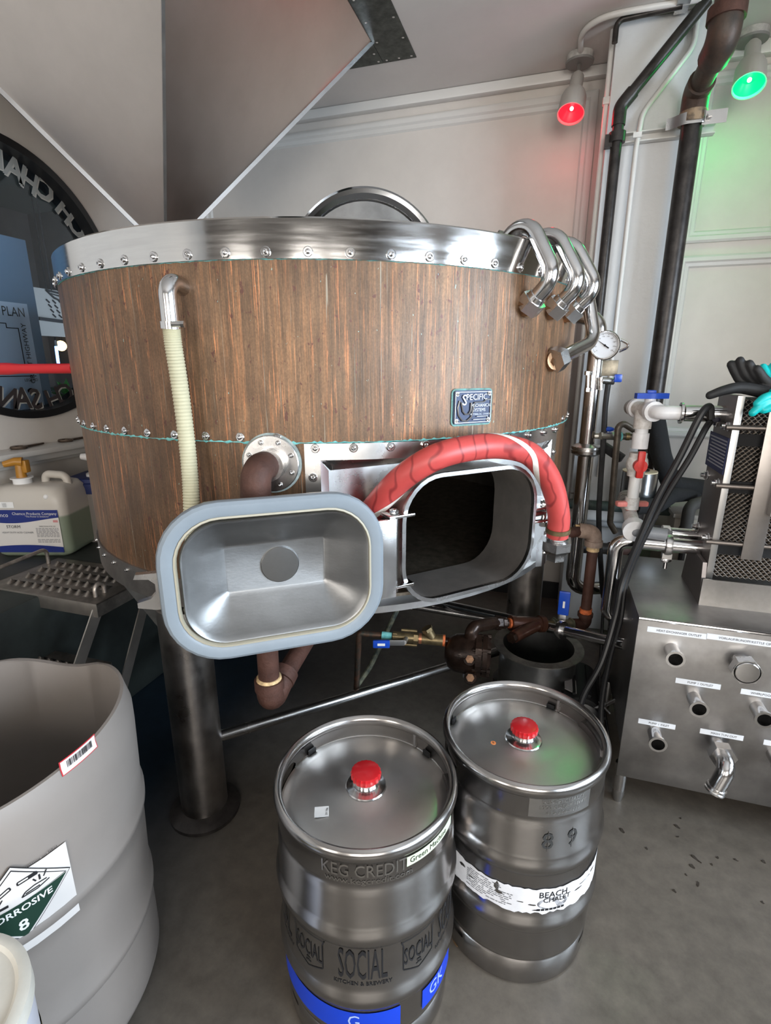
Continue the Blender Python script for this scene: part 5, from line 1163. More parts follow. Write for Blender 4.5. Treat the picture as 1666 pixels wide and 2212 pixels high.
b = MB(); b.cyl((S1.x, S1.y, S1.z+.04), (S1.x, S1.y, S1.z+.055), .030); b.build('elbow_collar', rust_iron, tr)
b = MB(); b.cyl((S1.x, S1.y, S1.z+.054), (S1.x, S1.y, S1.z+.075), .024); b.build('orange_tape', rust_o, tr)
b = MB(); b.cyl((S1.x, S1.y, S1.z+.05), (S1.x, S1.y, top_-.04), .0205, seg=18); b.build('riser', rust_iron, tr)
tp_ = Vector((S1.x, S1.y, top_)); lft = at(1222, 1142, f=S1.dot(FH)+.02)
b = MB(); b.cyl(tp_-UZ*.075, tp_-UZ*.055, .024); b.build('thread_tape', tape_y, tr)
grey_iron = M_('weathered_iron', (.20, .14, .11), .7, vscale=25, col2=(.34, .25, .20), bump=.3)
along('top_elbow', [tp_-UZ*.05, tp_+UZ*.0, tp_+(lft-tp_).normalized()*.06], .029, grey_iron, tr, .035, 18); b = MB(); b.cyl(tp_-UZ*.055, tp_-UZ*.032, .034); b.build('top_collar', grey_iron, tr)
b = MB(); b.cyl(tp_+(lft-tp_).normalized()*.04, tp_+(lft-tp_).normalized()*.075, .022); b.build('thread_tape', tape_y, tr)
al_, zal = alz(lft); b = MB(); b.cyl(tp_+(lft-tp_).normalized()*.05, tk(al_-6, TR-.01, top_), .0205, seg=16); b.build('tank_nipple', rust_iron, tr)
ub = thing('dark_wall_pipe', 'dark brown iron pipe running behind the standpipe from the tank to the right', 'pipe', at(1230, 1175, f=2.2))
MB().cyl(at(1165, 1178, f=2.2), at(1330, 1186, f=2.35), .027).build('pipe', black_iron, ub); MB().tube([at(1318, 1186, f=2.33), at(1345, 1187, f=2.36), at(1362, 1165, f=2.4)], .034, 16, bend=.03).build('elbow', M_('oxide_iron', (.05, .022, .016), .6), ub)
e_p = at(1345, 1187, f=2.36); MB().cyl((e_p.x, e_p.y, 0), e_p-UZ*.02, .02, seg=12).build('support_leg', black_iron, ub)
# condensate branch with copper tube, brass valve and check valve on the trap's left
cd = thing('condensate_branch', 'tarnished copper tube with a brass valve and blue lever left of the steam trap', 'pipework', at(770, 1490, f=1.78))
C0, C1 = at(776, 1368, f=1.78), at(975, 1385, f=1.74)
def cl_(u): return C0.lerp(C1, (u-776)/(975-776))
dC = (C1-C0).normalized()
along('copper_tube', [at(770, 1490, f=1.78), C0, cl_(850)], .0115, copper_p, cd, .012, 12)
along('drain_tube', [at(768, 1486, f=1.78), at(800, 1440, f=1.85), at(858, 1318, f=2.0)], .0105, M_('painted_tube', (.02, .03, .025), .6, vscale=30, col2=(.20, .19, .12)), cd, .0, 10)
b = MB(); b.cyl(cl_(826), cl_(848), .0145); b.build('green_joint', verdi, cd)
b = MB(); b.prism(hexpts(.020), .016, mat4(cl_(850), frame(dC))); b.cyl(cl_(850), cl_(915), .019); b.prism(hexpts(.022), .016, mat4(cl_(895), frame(dC))); b.build('brass_valve', brass, cd)
for s in (-1, 1): b = MB(); b.cyl(cl_(868)+UZ*.03*s, cl_(902)+UZ*.03*s, .006); b.build('body_bolt', brass, cd)
b = MB(); b.cyl(cl_(906), cl_(912), .020); b.build('copper_ring', M_('bright_copper', (.55, .22, .12), .4, .8), cd)
b = MB(); b.cyl(cl_(914), cl_(958), .020, .022); b.cyl(cl_(935), cl_(922)+UZ*.045, .019); b.prism(hexpts(.022), .012, mat4(cl_(925)+UZ*.036, frame((cl_(922)+UZ*.045)-cl_(935)))); b.build('check_valve', brass, cd)
b = MB(); b.cyl(cl_(957), cl_(962), .022); b.build('orange_tape', rust_o, cd); b = MB(); b.cyl(cl_(962), cl_(985), .014); b.build('nipple', rust_d, cd)
tcc = (CP-cl_(880)); tcc.z = 0; tcc.normalize(); l1, l2 = at(873, 1388, f=1.70), at(806, 1388, f=1.70)
b = MB(); b.cyl(cl_(880), l1, .009); b.box((l1+at(843, 1389, f=1.70))/2, (.022, .004, .055), frame(l2-l1, tcc), .001); lv2 = b.build('valve_lever', MATS['zinc'], cd)
b = MB(); m2 = at(824, 1391, f=1.70); b.box(m2, (.030, .011, .062), frame(l2-l1, tcc), .004); b.build('blue_sleeve', blue_p, lv2); b = MB(); b.box(m2+tcc*.006, (.010, .0006, .028), frame(l2-l1, tcc)); b.build('white_mark', wht, lv2)
# stainless product pipes under the tank towards the cabinet
pr = thing('stainless_transfer_pipe', 'stainless steel pipe running under the tank to the cabinet side', 'pipe', at(1290, 1375, f=1.95))
A_, B_ = at(938, 1300, f=2.35), Vector((KX0+.002, 1.80, .52))
MB().cyl(A_, B_, .020, seg=18).build('tube', steel_p, pr); A2_ = at(932, 1288, f=2.36)
MB().cyl(A_-UZ*.0, Vector((A_.x-.02, A_.y+.02, ZB-.02)), .020).build('riser', steel_p, pr)
mm = A_.lerp(B_, .74); dq = (B_-A_).normalized(); MB().lathe([(.020, -.01), (.036, -.009), (.038, 0), (.036, .009), (.02, .01)], mat4(mm, frame(dq)), 24).build('clamp_ring', steel, pr)
# =================================================================== STEEL BUCKET
bk = at(1163, 1392, f=1.93); BZ = bk.z; BR = .155
bu = thing('steel_bucket', 'open cylindrical steel bucket with a flat rim behind the kegs', 'bucket', (bk.x, bk.y, 0))
MB().lathe([(0, .004), (BR-.006, .004), (BR-.006, BZ-.004), (BR, BZ-.004), (BR, 0), (0, 0)], mat4((bk.x, bk.y, 0)), 56).build('body', M_('bucket_steel', (.33, .33, .33), .38, 1, var=.2, vscale=8), bu)
MB().lathe([(BR-.012, BZ-.004), (BR+.026, BZ-.004), (BR+.026, BZ), (BR-.012, BZ)], mat4((bk.x, bk.y, 0)), 56, closed=True).build('rim', M_('bucket_rim', (.36, .34, .31), .4, .9, var=.25, vscale=30), bu)
print('bucket', bk, BZ)
# =================================================================== KEGS
def keg_parts(cx, cy, label, rot, hand_angles, slots):
    t = thing('beer_keg', label, 'keg', (cx, cy, 0), 'steel kegs on the floor')
    M0 = mat4((cx, cy, 0), Matrix.Rotation(rot, 3, 'Z'))
    prof = [(.150, .035), (.182, .004), (.188, 0), (.1935, .004), (.195, .014), (.1955, .072), (.1925, .077), (.1955, .083), (.198, .10), (.199, .172), (.2015, .180), (.2065, .192), (.2075, .202), (.2065, .212), (.2015, .224), (.199, .234), (.1985, .345), (.2015, .354), (.2065, .366), (.2075, .376), (.2065, .386), (.2015, .398), (.199, .406), (.198, .478), (.1945, .492), (.1925, .500), (.1945, .507), (.1955, .512), (.1955, .560), (.199, .565), (.2025, .574), (.2025, .583), (.199, .590), (.1935, .593), (.188, .590), (.1845, .583), (.1845, .575), (.188, .568), (.1905, .562), (.1905, .535), (.186, .531)]
    body = MB().lathe(prof, M0, 112).build('body', steel_k, t, ang=50)
    dome = [(.1905, .533), (.184, .534), (.176, .540), (.15, .546), (.09, .552), (.05, .553), (.045, .556), (.034, .557)]
    MB().lathe(dome, M0, 72).build('top_dome', M_('keg_top', (.56, .54, .52), .36, 1, var=.07, vscale=6, rvar=.05), t, ang=60)
    # hand holes cut through the top chime, drain slots at its foot
    cut = []
    for a in hand_angles:
        pts = []
        for s in range(-8, 9): 
            aa = rad(a)+s*rad(2.6); pts.append(Vector((cx+.193*math.cos(aa), cy+.193*math.sin(aa), .542)))
        b = MB()
        n = 17; W = []
        zc, hh = .541, .0145
        V = []
        for i, s in enumerate(range(-8, 9)):
            aa = rad(a)+s*rad(2.5); k = hh*math.sqrt(max(.02, 1-max(0, (abs(s)-5)/3.05)**2))
            for rr_ in (.182, .21):
                for z in (zc-k, zc+k): V.append(Vector((cx+rr_*math.cos(aa), cy+rr_*math.sin(aa), z)))
        F = []
        for i in range(16):
            o = i*4; q = o+4
            F += [[o, q, q+1, o+1], [o+2, o+3, q+3, q+2], [o, o+2, q+2, q], [o+1, q+1, q+3, o+3]]
        F += [[0, 1, 3, 2], [64, 66, 67, 65]]
        b.add(V, F); cut.append(b.build('cutter', steel_k))
    for a in slots:
        aa = rad(a); d = Vector((math.cos(aa), math.sin(aa), 0)); b = MB(); b.box(Vector((cx, cy, .060))+d*.195, (.03, .034, .013), Matrix((d, Vector((-d.y, d.x, 0)), UZ)).transposed(), .004); cut.append(b.build('cutter', steel_k))
    boolean(body, cut)
    # spear neck, red cap
    MB().lathe([(.046, .5565), (.044, .559), (.033, .561), (.029, .563), (.029, .590), (.026, .592), (0, .592)], M0, 36).build('spear_neck', steel_p, t)
    n = 60; b = MB(); V = []
    lv = [(.031, .578, .0005), (.0325, .581, .0012), (.033, .592, .0012), (.0315, .596, .0006), (.029, .597, 0), (.0, .5972, 0)]
    for r, z, w in lv: V += [Vector((cx+(r+w*math.cos(20*2*PI*k/n))*math.cos(2*PI*k/n), cy+(r+w*math.cos(20*2*PI*k/n))*math.sin(2*PI*k/n), z)) for k in range(n)]
    b.add(V, [[j*n+k, j*n+(k+1) % n, (j+1)*n+(k+1) % n, (j+1)*n+k] for j in range(len(lv)-1) for k in range(n)]); b.build('red_cap', M_('red_cap', (.42, .010, .014), .25, coat=.2), t, 'bright red plastic cap')
    wd = MB(); wd.box((cx+.188*math.cos(rot), cy+.188*math.sin(rot), .553), (.006, .006, .034), Matrix.Rotation(rot, 3, 'Z')); wd.build('weld_seam', steel, t)
    return t
def kmap(c, a0, z, r): return lambda q: Vector((c[0]+r*math.cos(a0+q.x/r), c[1]+r*math.sin(a0+q.x/r), z+q.y))
def patch(name, c, a0, a1, z0, z1, r, mat, parent, n=24, edge=None, th=.0006):
    b = MB(); b.grid(n, 2, lambda i, j: Vector((c[0]+r*math.cos(a0+(a1-a0)*i), c[1]+r*math.sin(a0+(a1-a0)*i), (z0+(z1-z0)*j) if edge is None else edge(i, j))))
    return b.build(name, mat, parent, fix=False)
K1 = (-.3275, .894); K2 = (.0, 1.156)
def toc(c): return math.atan2(-c[1], -c[0])
k1 = keg_parts(*K1, 'steel keg in front with black printed lettering and a blue band', 1.2, (math.degrees(toc(K1))-98, math.degrees(toc(K1))+82), (math.degrees(toc(K1))-60,))
k2 = keg_parts(*K2, 'steel keg behind with a torn white paper band and stencilled 89', 1.1, (math.degrees(toc(K2))+112, math.degrees(toc(K2))-68), (math.degrees(toc(K2))-38, math.degrees(toc(K2))+68))
A1 = toc(K1); A2 = toc(K2)
emb = M_('embossed_steel', (.60, .585, .57), .2, 1)
text('embossed_lettering', 'KEG CREDIT', .042, None, emb, k1, .74, mp=kmap(K1, A1-.03, .541, .1962))
text('embossed_lettering', 'www.kegcredit.com', .019, None, emb, k1, 1.15, mp=kmap(K1, A1+.02, .518, .1962))
SOC = ink
def social(a, shield=False):
    if not shield:
        text('lettering', 'SOCIAL', .112, None, ink, k1, .27, mp=kmap(K1, a, .300, .1995), ext=.006)
        text('lettering', 'KITCHEN & BREWERY', .0145, None, ink, k1, .86, mp=kmap(K1, a, .2525, .1995), ext=.015)
    else:
        text('lettering', 'SOCIAL', .060, None, ink, k1, .36, mp=kmap(K1, a, .297, .1995), ext=.004)
        b = MB(); sh = [(-.043, .047), (.043, .047), (.038, .035), (.038, -.03), (0, -.047), (-.038, -.03), (-.038, .035)]; km = kmap(K1, a, .296, .1995)
        for i in range(len(sh)):
            p, q = Vector((*sh[i], 0)), Vector((*sh[(i+1) % len(sh)], 0)); d = (q-p).normalized(); nn_ = Vector((-d.y, d.x, 0))*.0014
            for k in range(4): b.add([km(p.lerp(q, k/4)-nn_), km(p.lerp(q, (k+1)/4)-nn_), km(p.lerp(q, (k+1)/4)+nn_), km(p.lerp(q, k/4)+nn_)], [[0, 1, 2, 3]])
        for sx in (-1, 1):
            cc = [(sx*(.004+.012*t*math.cos(5*t)), -.026+.008*t*math.sin(5*t)) for t in [k/10 for k in range(11)]]
            for k in range(10): p, q = Vector((*cc[k], 0)), Vector((*cc[k+1], 0)); b.add([km(p-Vector((0, .0012, 0))), km(q-Vector((0, .0012, 0))), km(q+Vector((0, .0012, 0))), km(p+Vector((0, .0012, 0)))], [[0, 1, 2, 3]])
        b.build('shield_emblem', ink, k1, fix=False)
aS = A1-.06
social(aS); social(aS+.62, True); social(aS+1.18); social(aS-.62, True); social(aS-1.18)
blue_t = M_('blue_band', (.005, .045, .52), .35)
patch('blue_band', K1, A1-1.5, A1+.34, .108, .168, .1997, blue_t, k1, 40); patch('blue_band', K1, A1+.62, A1+1.25, .108, .165, .1997, blue_t, k1, 20)
pale = M_('pale_blue_ink', (.35, .45, .75), .4)
text('lettering', 'G', .05, None, pale, k1, .8, mp=kmap(K1, A1-.16, .14, .2)); text('lettering', 'GK', .05, None, pale, k1, .8, mp=kmap(K1, A1+.86, .14, .2))
tape = M_('green_masking_tape', (.50, .56, .42), .6, var=.06, vscale=20)
patch('masking_tape', K1, A1+.40, A1+1.12, .533, .556, .1966, tape, k1, 20)
text('handwriting', 'Green Machine', .019, None, ink, k1, .9, mp=kmap(K1, A1+.70, .545, .1972))
# small sticker and specks on the tops
def sticker(par, c, z, px, py, w, h, mat, name='sticker', ang=.0):
    b = MB(); b.box((c[0]+px, c[1]+py, z), (w, h, .0012), Matrix.Rotation(ang, 3, 'Z')); return b.build(name, mat, par)
sp = at(695, 1753, Z=.552); sticker(k1, (0, 0), .5515, sp.x, sp.y, .030, .026, wht, ang=PSI+.1)
text('digits', '201786', .0065, basis((sp.x+RH.x*.011, sp.y+RH.y*.011, .5526), FH, -RH, UZ), ink, k1)
sp = at(857, 1707, Z=.552); sticker(k1, (0, 0), .5518, sp.x, sp.y, .010, .010, M_('brown_speck', (.09, .045, .02), .6), ang=.3)
sp = at(1066, 1605, Z=.552); b = MB(); b.lathe([(0, .553), (.0065, .553), (.0065, .5515)], mat4((sp.x, sp.y, 0)), 16); b.build('round_sticker', M_('orange_dot', (.75, .25, .08), .5), k2)
text('digits', '6', .010, basis((sp.x, sp.y, .5536), RH, FH, UZ), ink, k2)
clipm = M_('black_clip', (.01, .01, .011), .5)
for kk, cc, us in ((k1, K1, ((678, 1622), (915, 1628))), (k2, K2, ((982, 1553), (1182, 1534)))):
    for u, v in us:
        p = at(u, v, Z=.545); a = math.atan2(p.y-cc[1], p.x-cc[0]); d = Vector((math.cos(a), math.sin(a), 0)); MB().box(Vector((cc[0], cc[1], .540))+d*.186, (.006, .022, .014), Matrix((d, Vector((-d.y, d.x, 0)), UZ)).transposed(), .002).build('drain_slot', clipm, kk)
# keg 2 prints
patch('embossed_plate', K2, A2+.12, A2+.88, .5125, .562, .1958, M_('embossed_plate', (.40, .39, .38), .34, 1, var=.1, vscale=12), k2)
for s, z, sz in (('BEACH CHALET', .553, .0145), ('1000 GREAT HWY', .5385, .0145), ('415-386-8439', .524, .0145)): text('embossed_lettering', s, sz, None, emb, k2, 1.0, mp=kmap(K2, A2+.52, z, .1964))
sten = M_('stencil_ink', (.03, .03, .03), .6)
for ch, a in (('8', A2+.36), ('9', A2+.66)): text('stencil_digit', ch, .062, None, sten, k2, .95, mp=kmap(K2, a, .447, .1995), ext=.003)
# thin gaps of the stencil
for a in (A2+.36, A2+.66): patch('stencil_gap', K2, a-.004, a+.004, .42, .475, .1998, steel_k, k2, 2)
random.seed(11); jag = [random.uniform(-.004, .004) for _ in range(90)]
paper = M_('torn_paper_band', (.70, .70, .73), .5, var=.06, vscale=30)
patch('paper_band', K2, A2-1.9, A2+1.75, .243, .312, .2003, paper, k2, 80, lambda i, j: (.240+jag[round(i*80)] if j == 0 else .312+jag[(round(i*80)*7) % 90]*.6 if j == 1 else .276))
for s, sz, a, z in (('BEACH', .024, A2+.50, .294), ('CHALET', .020, A2+.55, .278), ('CHALET', .022, A2-.98, .290), ('BEACH', .016, A2-.98, .270)): text('lettering', s, sz, None, ink, k2, .95, mp=kmap(K2, a, z, .2009), ext=.010)
b = MB(); km = kmap(K2, A2+.50, .268, .2008)
b.add([km(Vector((.038*math.cos(t), .017*math.sin(t), 0))) for t in [2*PI*k/28 for k in range(28)]], [list(range(28))]); b.build('printed_oval', M_('grey_print', (.28, .28, .30), .6, var=.6, vscale=90), k2, fix=False)
b = MB(); km = kmap(K2, A2+.50, .251, .2010)
for k in range(7): b.add([km(Vector((x+k*.010-.034, y, 0))) for x, y in ((-.004, -.003), (.004, -.003), (.004, .003), (-.004, .003))], [[0, 1, 2, 3]])
b.build('printed_caption', ink, k2, fix=False)
b = MB(); km = kmap(K2, A2-.27, .276, .2008); random.seed(4)
for r_ in range(10):
    x = -.055
    while x < .055-(.03 if r_ < 3 else 0):
        w = random.uniform(.004, .012); y = .026-r_*.0056
        if random.random() > .15: b.add([km(Vector((x, y, 0))), km(Vector((x+w, y, 0))), km(Vector((x+w, y+.0022, 0))), km(Vector((x, y+.0022, 0)))], [[0, 1, 2, 3]])
        x += w+.002
b.build('small_print', M_('grey_ink', (.12, .12, .13), .6), k2, fix=False)
b = MB(); 
for a, z, w, h in ((A2-.62, .292, .02, .012), (A2-.16, .298, .014, .028), (A2-.13, .283, .02, .010), (A2+.12, .272, .016, .004), (A2+.26, .266, .02, .005), (A2+.3, .25, .018, .004), (A2+.98, .289, .05, .005), (A2+1.15, .293, .03, .006), (A2+.86, .28, .03, .005), (A2-.48, .279, .018, .006)):
    km = kmap(K2, a, z, .2006); b.add([km(Vector((w/2*math.cos(t)*random.uniform(.6, 1.2), h/2*math.sin(t)*random.uniform(.6, 1.2), 0))) for t in [2*PI*k/9 for k in range(9)]], [list(range(9))])
b.build('paper_tear', steel_k, k2, fix=False)
# =================================================================== STEP LADDER
ZTr = .66; LX0, LX1, LY0, LY1 = -1.985, -1.455, 1.27, 1.58
sl_ = thing('step_ladder', 'two-tread steel step ladder with perforated grip treads beside the tank', 'ladder', (-1.72, 1.2, 0))
galv = M_('grip_steel', (.24, .215, .19), .45, .9, var=.3, vscale=14, bump=.15, bscale=60)
tooth = MB(); 
# one raised serrated tooth strip: an arched louvre with teeth
V = []
for i in range(7):
    t = i/6; V += [Vector((-.012+.024*t, -.018, 0)), Vector((-.012+.024*t, 0, .016*math.sin(PI*t)+.001)), Vector((-.012+.024*t, .010, .006*math.sin(PI*t)))]
tooth.add(V, [[i*3+j, (i+1)*3+j, (i+1)*3+j+1, i*3+j+1] for i in range(6) for j in range(2)])
tooth_me = tooth.mesh('grip_tooth', galv)
def tread(x0, x1, y0, y1, z, rows, par):
    T = MB().bx((x0, y0, z-.004), (x1, y1, z), .001).build('tread', galv, par)
    MB().bx((x0, y0-.002, z-.05), (x1, y0+.002, z), .001).build('front_skirt', M_('tread_skirt', (.40, .36, .32), .4, .9, var=.15, vscale=8), T)
    MB().bx((x0, y1-.002, z-.05), (x1, y1+.002, z)).build('rear_skirt', galv, T)
    for x in (x0, x1-.004): MB().bx((x, y0, z-.05), (x+.004, y1, z)).build('end_skirt', galv, T)
    ncol = int((x1-x0-.10)/.042)
    for r in range(rows):
        for c in range(ncol):
            x = x0+.06+c*.042+(r % 2)*.012; y = y0+.035+r*(y1-y0-.05)/rows
            inst('grip_tooth', tooth_me, T, mat4((x, y+.02, z), Matrix.Rotation(0, 3, 'Z')))
            
    holes = MB()
    for r in range(rows):
        for c in range(ncol):
            x = x0+.06+c*.042+(r % 2)*.012; y = y0+.035+r*(y1-y0-.05)/rows
            holes.bx((x-.013, y+.021, z+.0002), (x+.013, y+.040, z+.0008))
    stuff(holes.build('tooth_openings', dark_m, T)); return T
tread(LX0, LX1, LY0, LY1, ZTr, 4, sl_)
# lower tread
tread(LX0, LX1, LY0-.24, LY0+.02, .42, 3, sl_)
for x in (LX0+.02, LX1-.02):
    side = 'stringer'
    p0, p1 = Vector((x, LY0+.02, ZTr-.03)), Vector((x, LY0-.42, .0))
    d = p1-p0; b = MB(); b.box((p0+p1)/2, (.005, .045, d.length), frame(d, (1, 0, 0)) @ Matrix.Rotation(PI/2, 3, 'Z')); b.build('front_rail', M_('ladder_rail', (.42, .38, .34), .42, .9, var=.1), sl_)
    p0, p1 = Vector((x, LY1-.03, ZTr-.03)), Vector((x, LY1-.40, .0))
    d = p1-p0; b = MB(); b.box((p0+p1)/2, (.005, .045, d.length), frame(d, (1, 0, 0)) @ Matrix.Rotation(PI/2, 3, 'Z')); b.build('rear_leg', MATS['ladder_rail'], sl_)
for x, y0, y1 in ((LX0+.02, LY0+.02, LY1-.06), (LX1-.06, LY0+.03, LY0+.12)):
    if x < -1.8: P = [Vector((x, y0, ZTr-.02)), Vector((x, y0, ZTr+.055)), Vector((x, y1, ZTr+.065)), Vector((x, y1, ZTr-.01))]
    else: P = [Vector((LX1-.055, LY0+.05, ZTr-.02)), Vector((LX1-.055, LY0+.05, ZTr+.04)), Vector((LX1-.055, LY0+.09, ZTr+.042)), Vector((LX1-.055, LY0+.09, ZTr-.01))]
    MB().tube(P, .0075, 12, bend=.022).build('grab_handle', M_('handle_steel', (.40, .35, .31), .4, .8, var=.3, vscale=30), sl_)
# =================================================================== CLEANER JUG AND BLUE-LIDDED TUB ON THE PLINTH
JW, JD, JH = .33, .25, .31
jc = RH*(-1.375-JW/2)+FH*(2.13+JD/2); JX, JY, JZ = jc.x, jc.y, .655
jr = rad(-24)          # front face turned a little to the camera
fl_ = Vector((-math.sin(PSI+rad(0)), 0, 0))
d_c = Vector((-JX, -JY, 0)).normalized(); ja = math.atan2(d_c.y, d_c.x)+rad(10)
jn = -FH; jt = RH.copy()       # jt points right in view
JM = basis((JX, JY, JZ), jt, jn*-1, UZ)      # local x right, y away, z up
jug = thing('cleaner_jug', 'translucent plastic jug of green cleaner with a blue and white label', 'jug', (JX, JY, JZ))
def jug_mat():
    m = bpy.data.materials.new('jug_plastic'); m.use_nodes = True; nt = m.node_tree; b = nt.nodes['Principled BSDF']; L = nt.links.new
    tc = nt.nodes.new('ShaderNodeTexCoord'); sx = nt.nodes.new('ShaderNodeSeparateXYZ'); L(tc.outputs['Object'], sx.inputs[0])
    r = nt.nodes.new('ShaderNodeValToRGB'); L(sx.outputs['Z'], r.inputs[0]); r.color_ramp.interpolation = 'LINEAR'
    r.color_ramp.elements[0].position = .178; r.color_ramp.elements[0].color = (.20, .235, .17, 1); r.color_ramp.elements[1].position = .186; r.color_ramp.elements[1].color = (.50, .46, .41, 1)
    L(r.outputs[0], b.inputs['Base Color']); b.inputs['Roughness'].default_value = .4; b.inputs['Subsurface Weight'].default_value = 0
    return m
b = MB(); lev = [(.0, .88, .03), (.012, .98, .04), (.03, 1.0, .045), (.235, 1.0, .045), (.262, .985, .05), (.288, .93, .055), (.305, .84, .06), (.312, .70, .05), (.312, .3, .03)]
n = len(rrect(1, 1, .1)); V = []
for z, s, r in lev: V += [JM @ Vector((x, y, z)) for x, y in rrect(JW*s, JD*s, r)]
b.add(V, [[j*n+k, j*n+(k+1) % n, (j+1)*n+(k+1) % n, (j+1)*n+k] for j in range(len(lev)-1) for k in range(n)]+[[(len(lev)-1)*n+k for k in range(n)], list(range(n-1, -1, -1))])
jm = jug_mat(); jbody = b.build('body', jm, jug, ang=50)
jlight = M_('jug_top_plastic', (.50, .46, .41), .4)
b = MB(); b.tube([JM @ Vector((.03, .0, .305)), JM @ Vector((.035, 0, .345)), JM @ Vector((.125, .0, .338)), JM @ Vector((.128, 0, .285))], .017, 14, bend=.03); b.build('carry_handle', jlight, jug)
b = MB(); b.cyl(JM @ Vector((-.045, -.04, .305)), JM @ Vector((-.045, -.04, .335)), .036, seg=24); b.cyl(JM @ Vector((-.045, -.04, .334)), JM @ Vector((-.045, -.04, .338)), .044, seg=24); b.build('neck_collar', wht, jug)
amber = M_('amber_plastic', (.38, .17, .02), .35)
b = MB(); b.cyl(JM @ Vector((-.045, -.04, .335)), JM @ Vector((-.045, -.04, .40)), .021, .017, seg=16); b.tube([JM @ Vector((-.03, -.04, .405)), JM @ Vector((-.055, -.05, .408)), JM @ Vector((-.095, -.065, .398))], [.021, .018, .013], 14); b.box(JM @ Vector((-.022, -.035, .385)), (.022, .03, .055), Matrix((jt, -jn, UZ)).transposed(), .006); b.build('amber_spout', amber, jug)
b = MB(); b.sphere(JM @ Vector((.098, -JD/2*.93, .268)), .012, 12); b.build('vent_cap', wht, jug)
# labels on the front face
def jl(x, y, d=.0015): return JM @ Vector((x*1.28+.012, -JD/2-d, y))
navy = M_('navy_print', (.012, .025, .16), .4)
b = MB(); b.grid(12, 1, lambda i, j: jl(-.125+.225*i, .035+.175*j)); lb_ = b.build('paper_label', M_('label_paper', (.58, .55, .52), .5), jug, fix=False)
b = MB(); b.grid(20, 1, lambda i, j: jl(-.125+.225*i, (.168-.014*math.sin(2*PI*(i*.55+.1)) if j == 0 else .213), .0022)); b.build('navy_band', navy, lb_, fix=False)
b = MB(); b.grid(20, 1, lambda i, j: jl(-.125+.225*i, (.022+.0*i if j == 0 else .046+.010*math.sin(PI*(1-i)*.9)), .0022)); b.build('navy_foot', navy, lb_, fix=False)
def jt_(s, x, y, sz, m, sx=1, al='CENTER'): text('lettering', s, sz*1.2, basis(jl(x, y, .003), jt, UZ, jn), m, lb_, sx, al)
wi = M_('white_ink', (.62, .60, .58), .5)
jt_('Chemco Products Company', .022, .1965, .0145, wi, .95); jt_('"The Power in Solutions"', .03, .184, .0085, wi); jt_('Chemco', -.098, .190, .021, wi, .95)
jt_('STORM', -.056, .138, .0155, ink); jt_('HEAVY DUTY ACID CLEANER', -.045, .112, .0095, M_('grey_ink', (.12, .12, .13), .6), .9); jt_('DIRECTIONS FOR USE', .058, .140, .006, ink)
b = MB(); random.seed(3)
for r in range(11):
    if r == 7: continue
    x = .018; 
    while x < .09:
        w = random.uniform(.005, .014); y = .130-r*.0062; b.add([jl(x, y, .003), jl(min(x+w, .094), y, .003), jl(min(x+w, .094), y+.0022, .003), jl(x, y+.0022, .003)], [[0, 1, 2, 3]]); x += w+.002
b.build('small_print', MATS['grey_ink'], lb_, fix=False)
b = MB(); b.grid(1, 1, lambda i, j: jl(-.10+.058*i, .222+.026*j)); s_ = b.build('white_sticker', wht, jug, fix=False)
for k in range(5): text('lettering', ('FLAMMABLE', 'CORROSIVE')[k % 2], .0035, basis(jl(-.072, .242-k*.0038, .0025), jt, UZ, jn), ink, s_)
b = MB(); b.grid(1, 1, lambda i, j: jl(.080+.016*i, .158+.010*j, .0024)); b.build('small_flag', M_('flag_red', (.5, .2, .2), .5), lb_, fix=False)
# second jug, partly out of the frame on the left
tb = at(185, 1052, f=2.4); tub = thing('blue_lid_container', 'white container with a dark blue lid and white spout behind the cleaner jug', 'container', (tb.x+.04, tb.y, .655))
tx, ty = tb.x+.05, tb.y+.06
TM = basis((tx, ty, .655), jt, -jn, UZ); zl3 = at(160, 1043, f=2.4).z-.655
b = MB(); V = []
for z, s in ((0, .95), (.02, 1), (zl3-.03, 1), (zl3, .97)): V += [TM @ Vector((x, y, z)) for x, y in rrect(.27*s, .24*s, .04)]
b.add(V, [[j*n+k, j*n+(k+1) % n, (j+1)*n+(k+1) % n, (j+1)*n+k] for j in range(3) for k in range(n)]+[list(range(n-1, -1, -1)), [3*n+k for k in range(n)]]); b.build('body', plast_w, tub)
navyp = M_('navy_plastic', (.012, .02, .085), .45)
b = MB(); V = []
for z, s in ((zl3-.035, 1.06), (zl3+.01, 1.06), (zl3+.015, .98), (zl3+.03, .96), (zl3+.034, .9)): V += [TM @ Vector((x, y, z)) for x, y in rrect(.27*s, .24*s, .04)]
b.add(V, [[j*n+k, j*n+(k+1) % n, (j+1)*n+(k+1) % n, (j+1)*n+k] for j in range(4) for k in range(n)]+[[4*n+k for k in range(n)]]); b.build('lid', navyp, tub)
b = MB(); w0 = TM @ Vector((-.01, -.03, zl3+.034)); b.cyl(w0, w0+UZ*.012, .045, seg=20); b.cyl(w0+UZ*.01, w0+UZ*.075, .026, .022, seg=18); b.tube([w0+UZ*.085, w0+UZ*.09-jt*.06], [.022, .014], 14); b.build('spout', M_('white_spout', (.62, .60, .59), .4), tub)
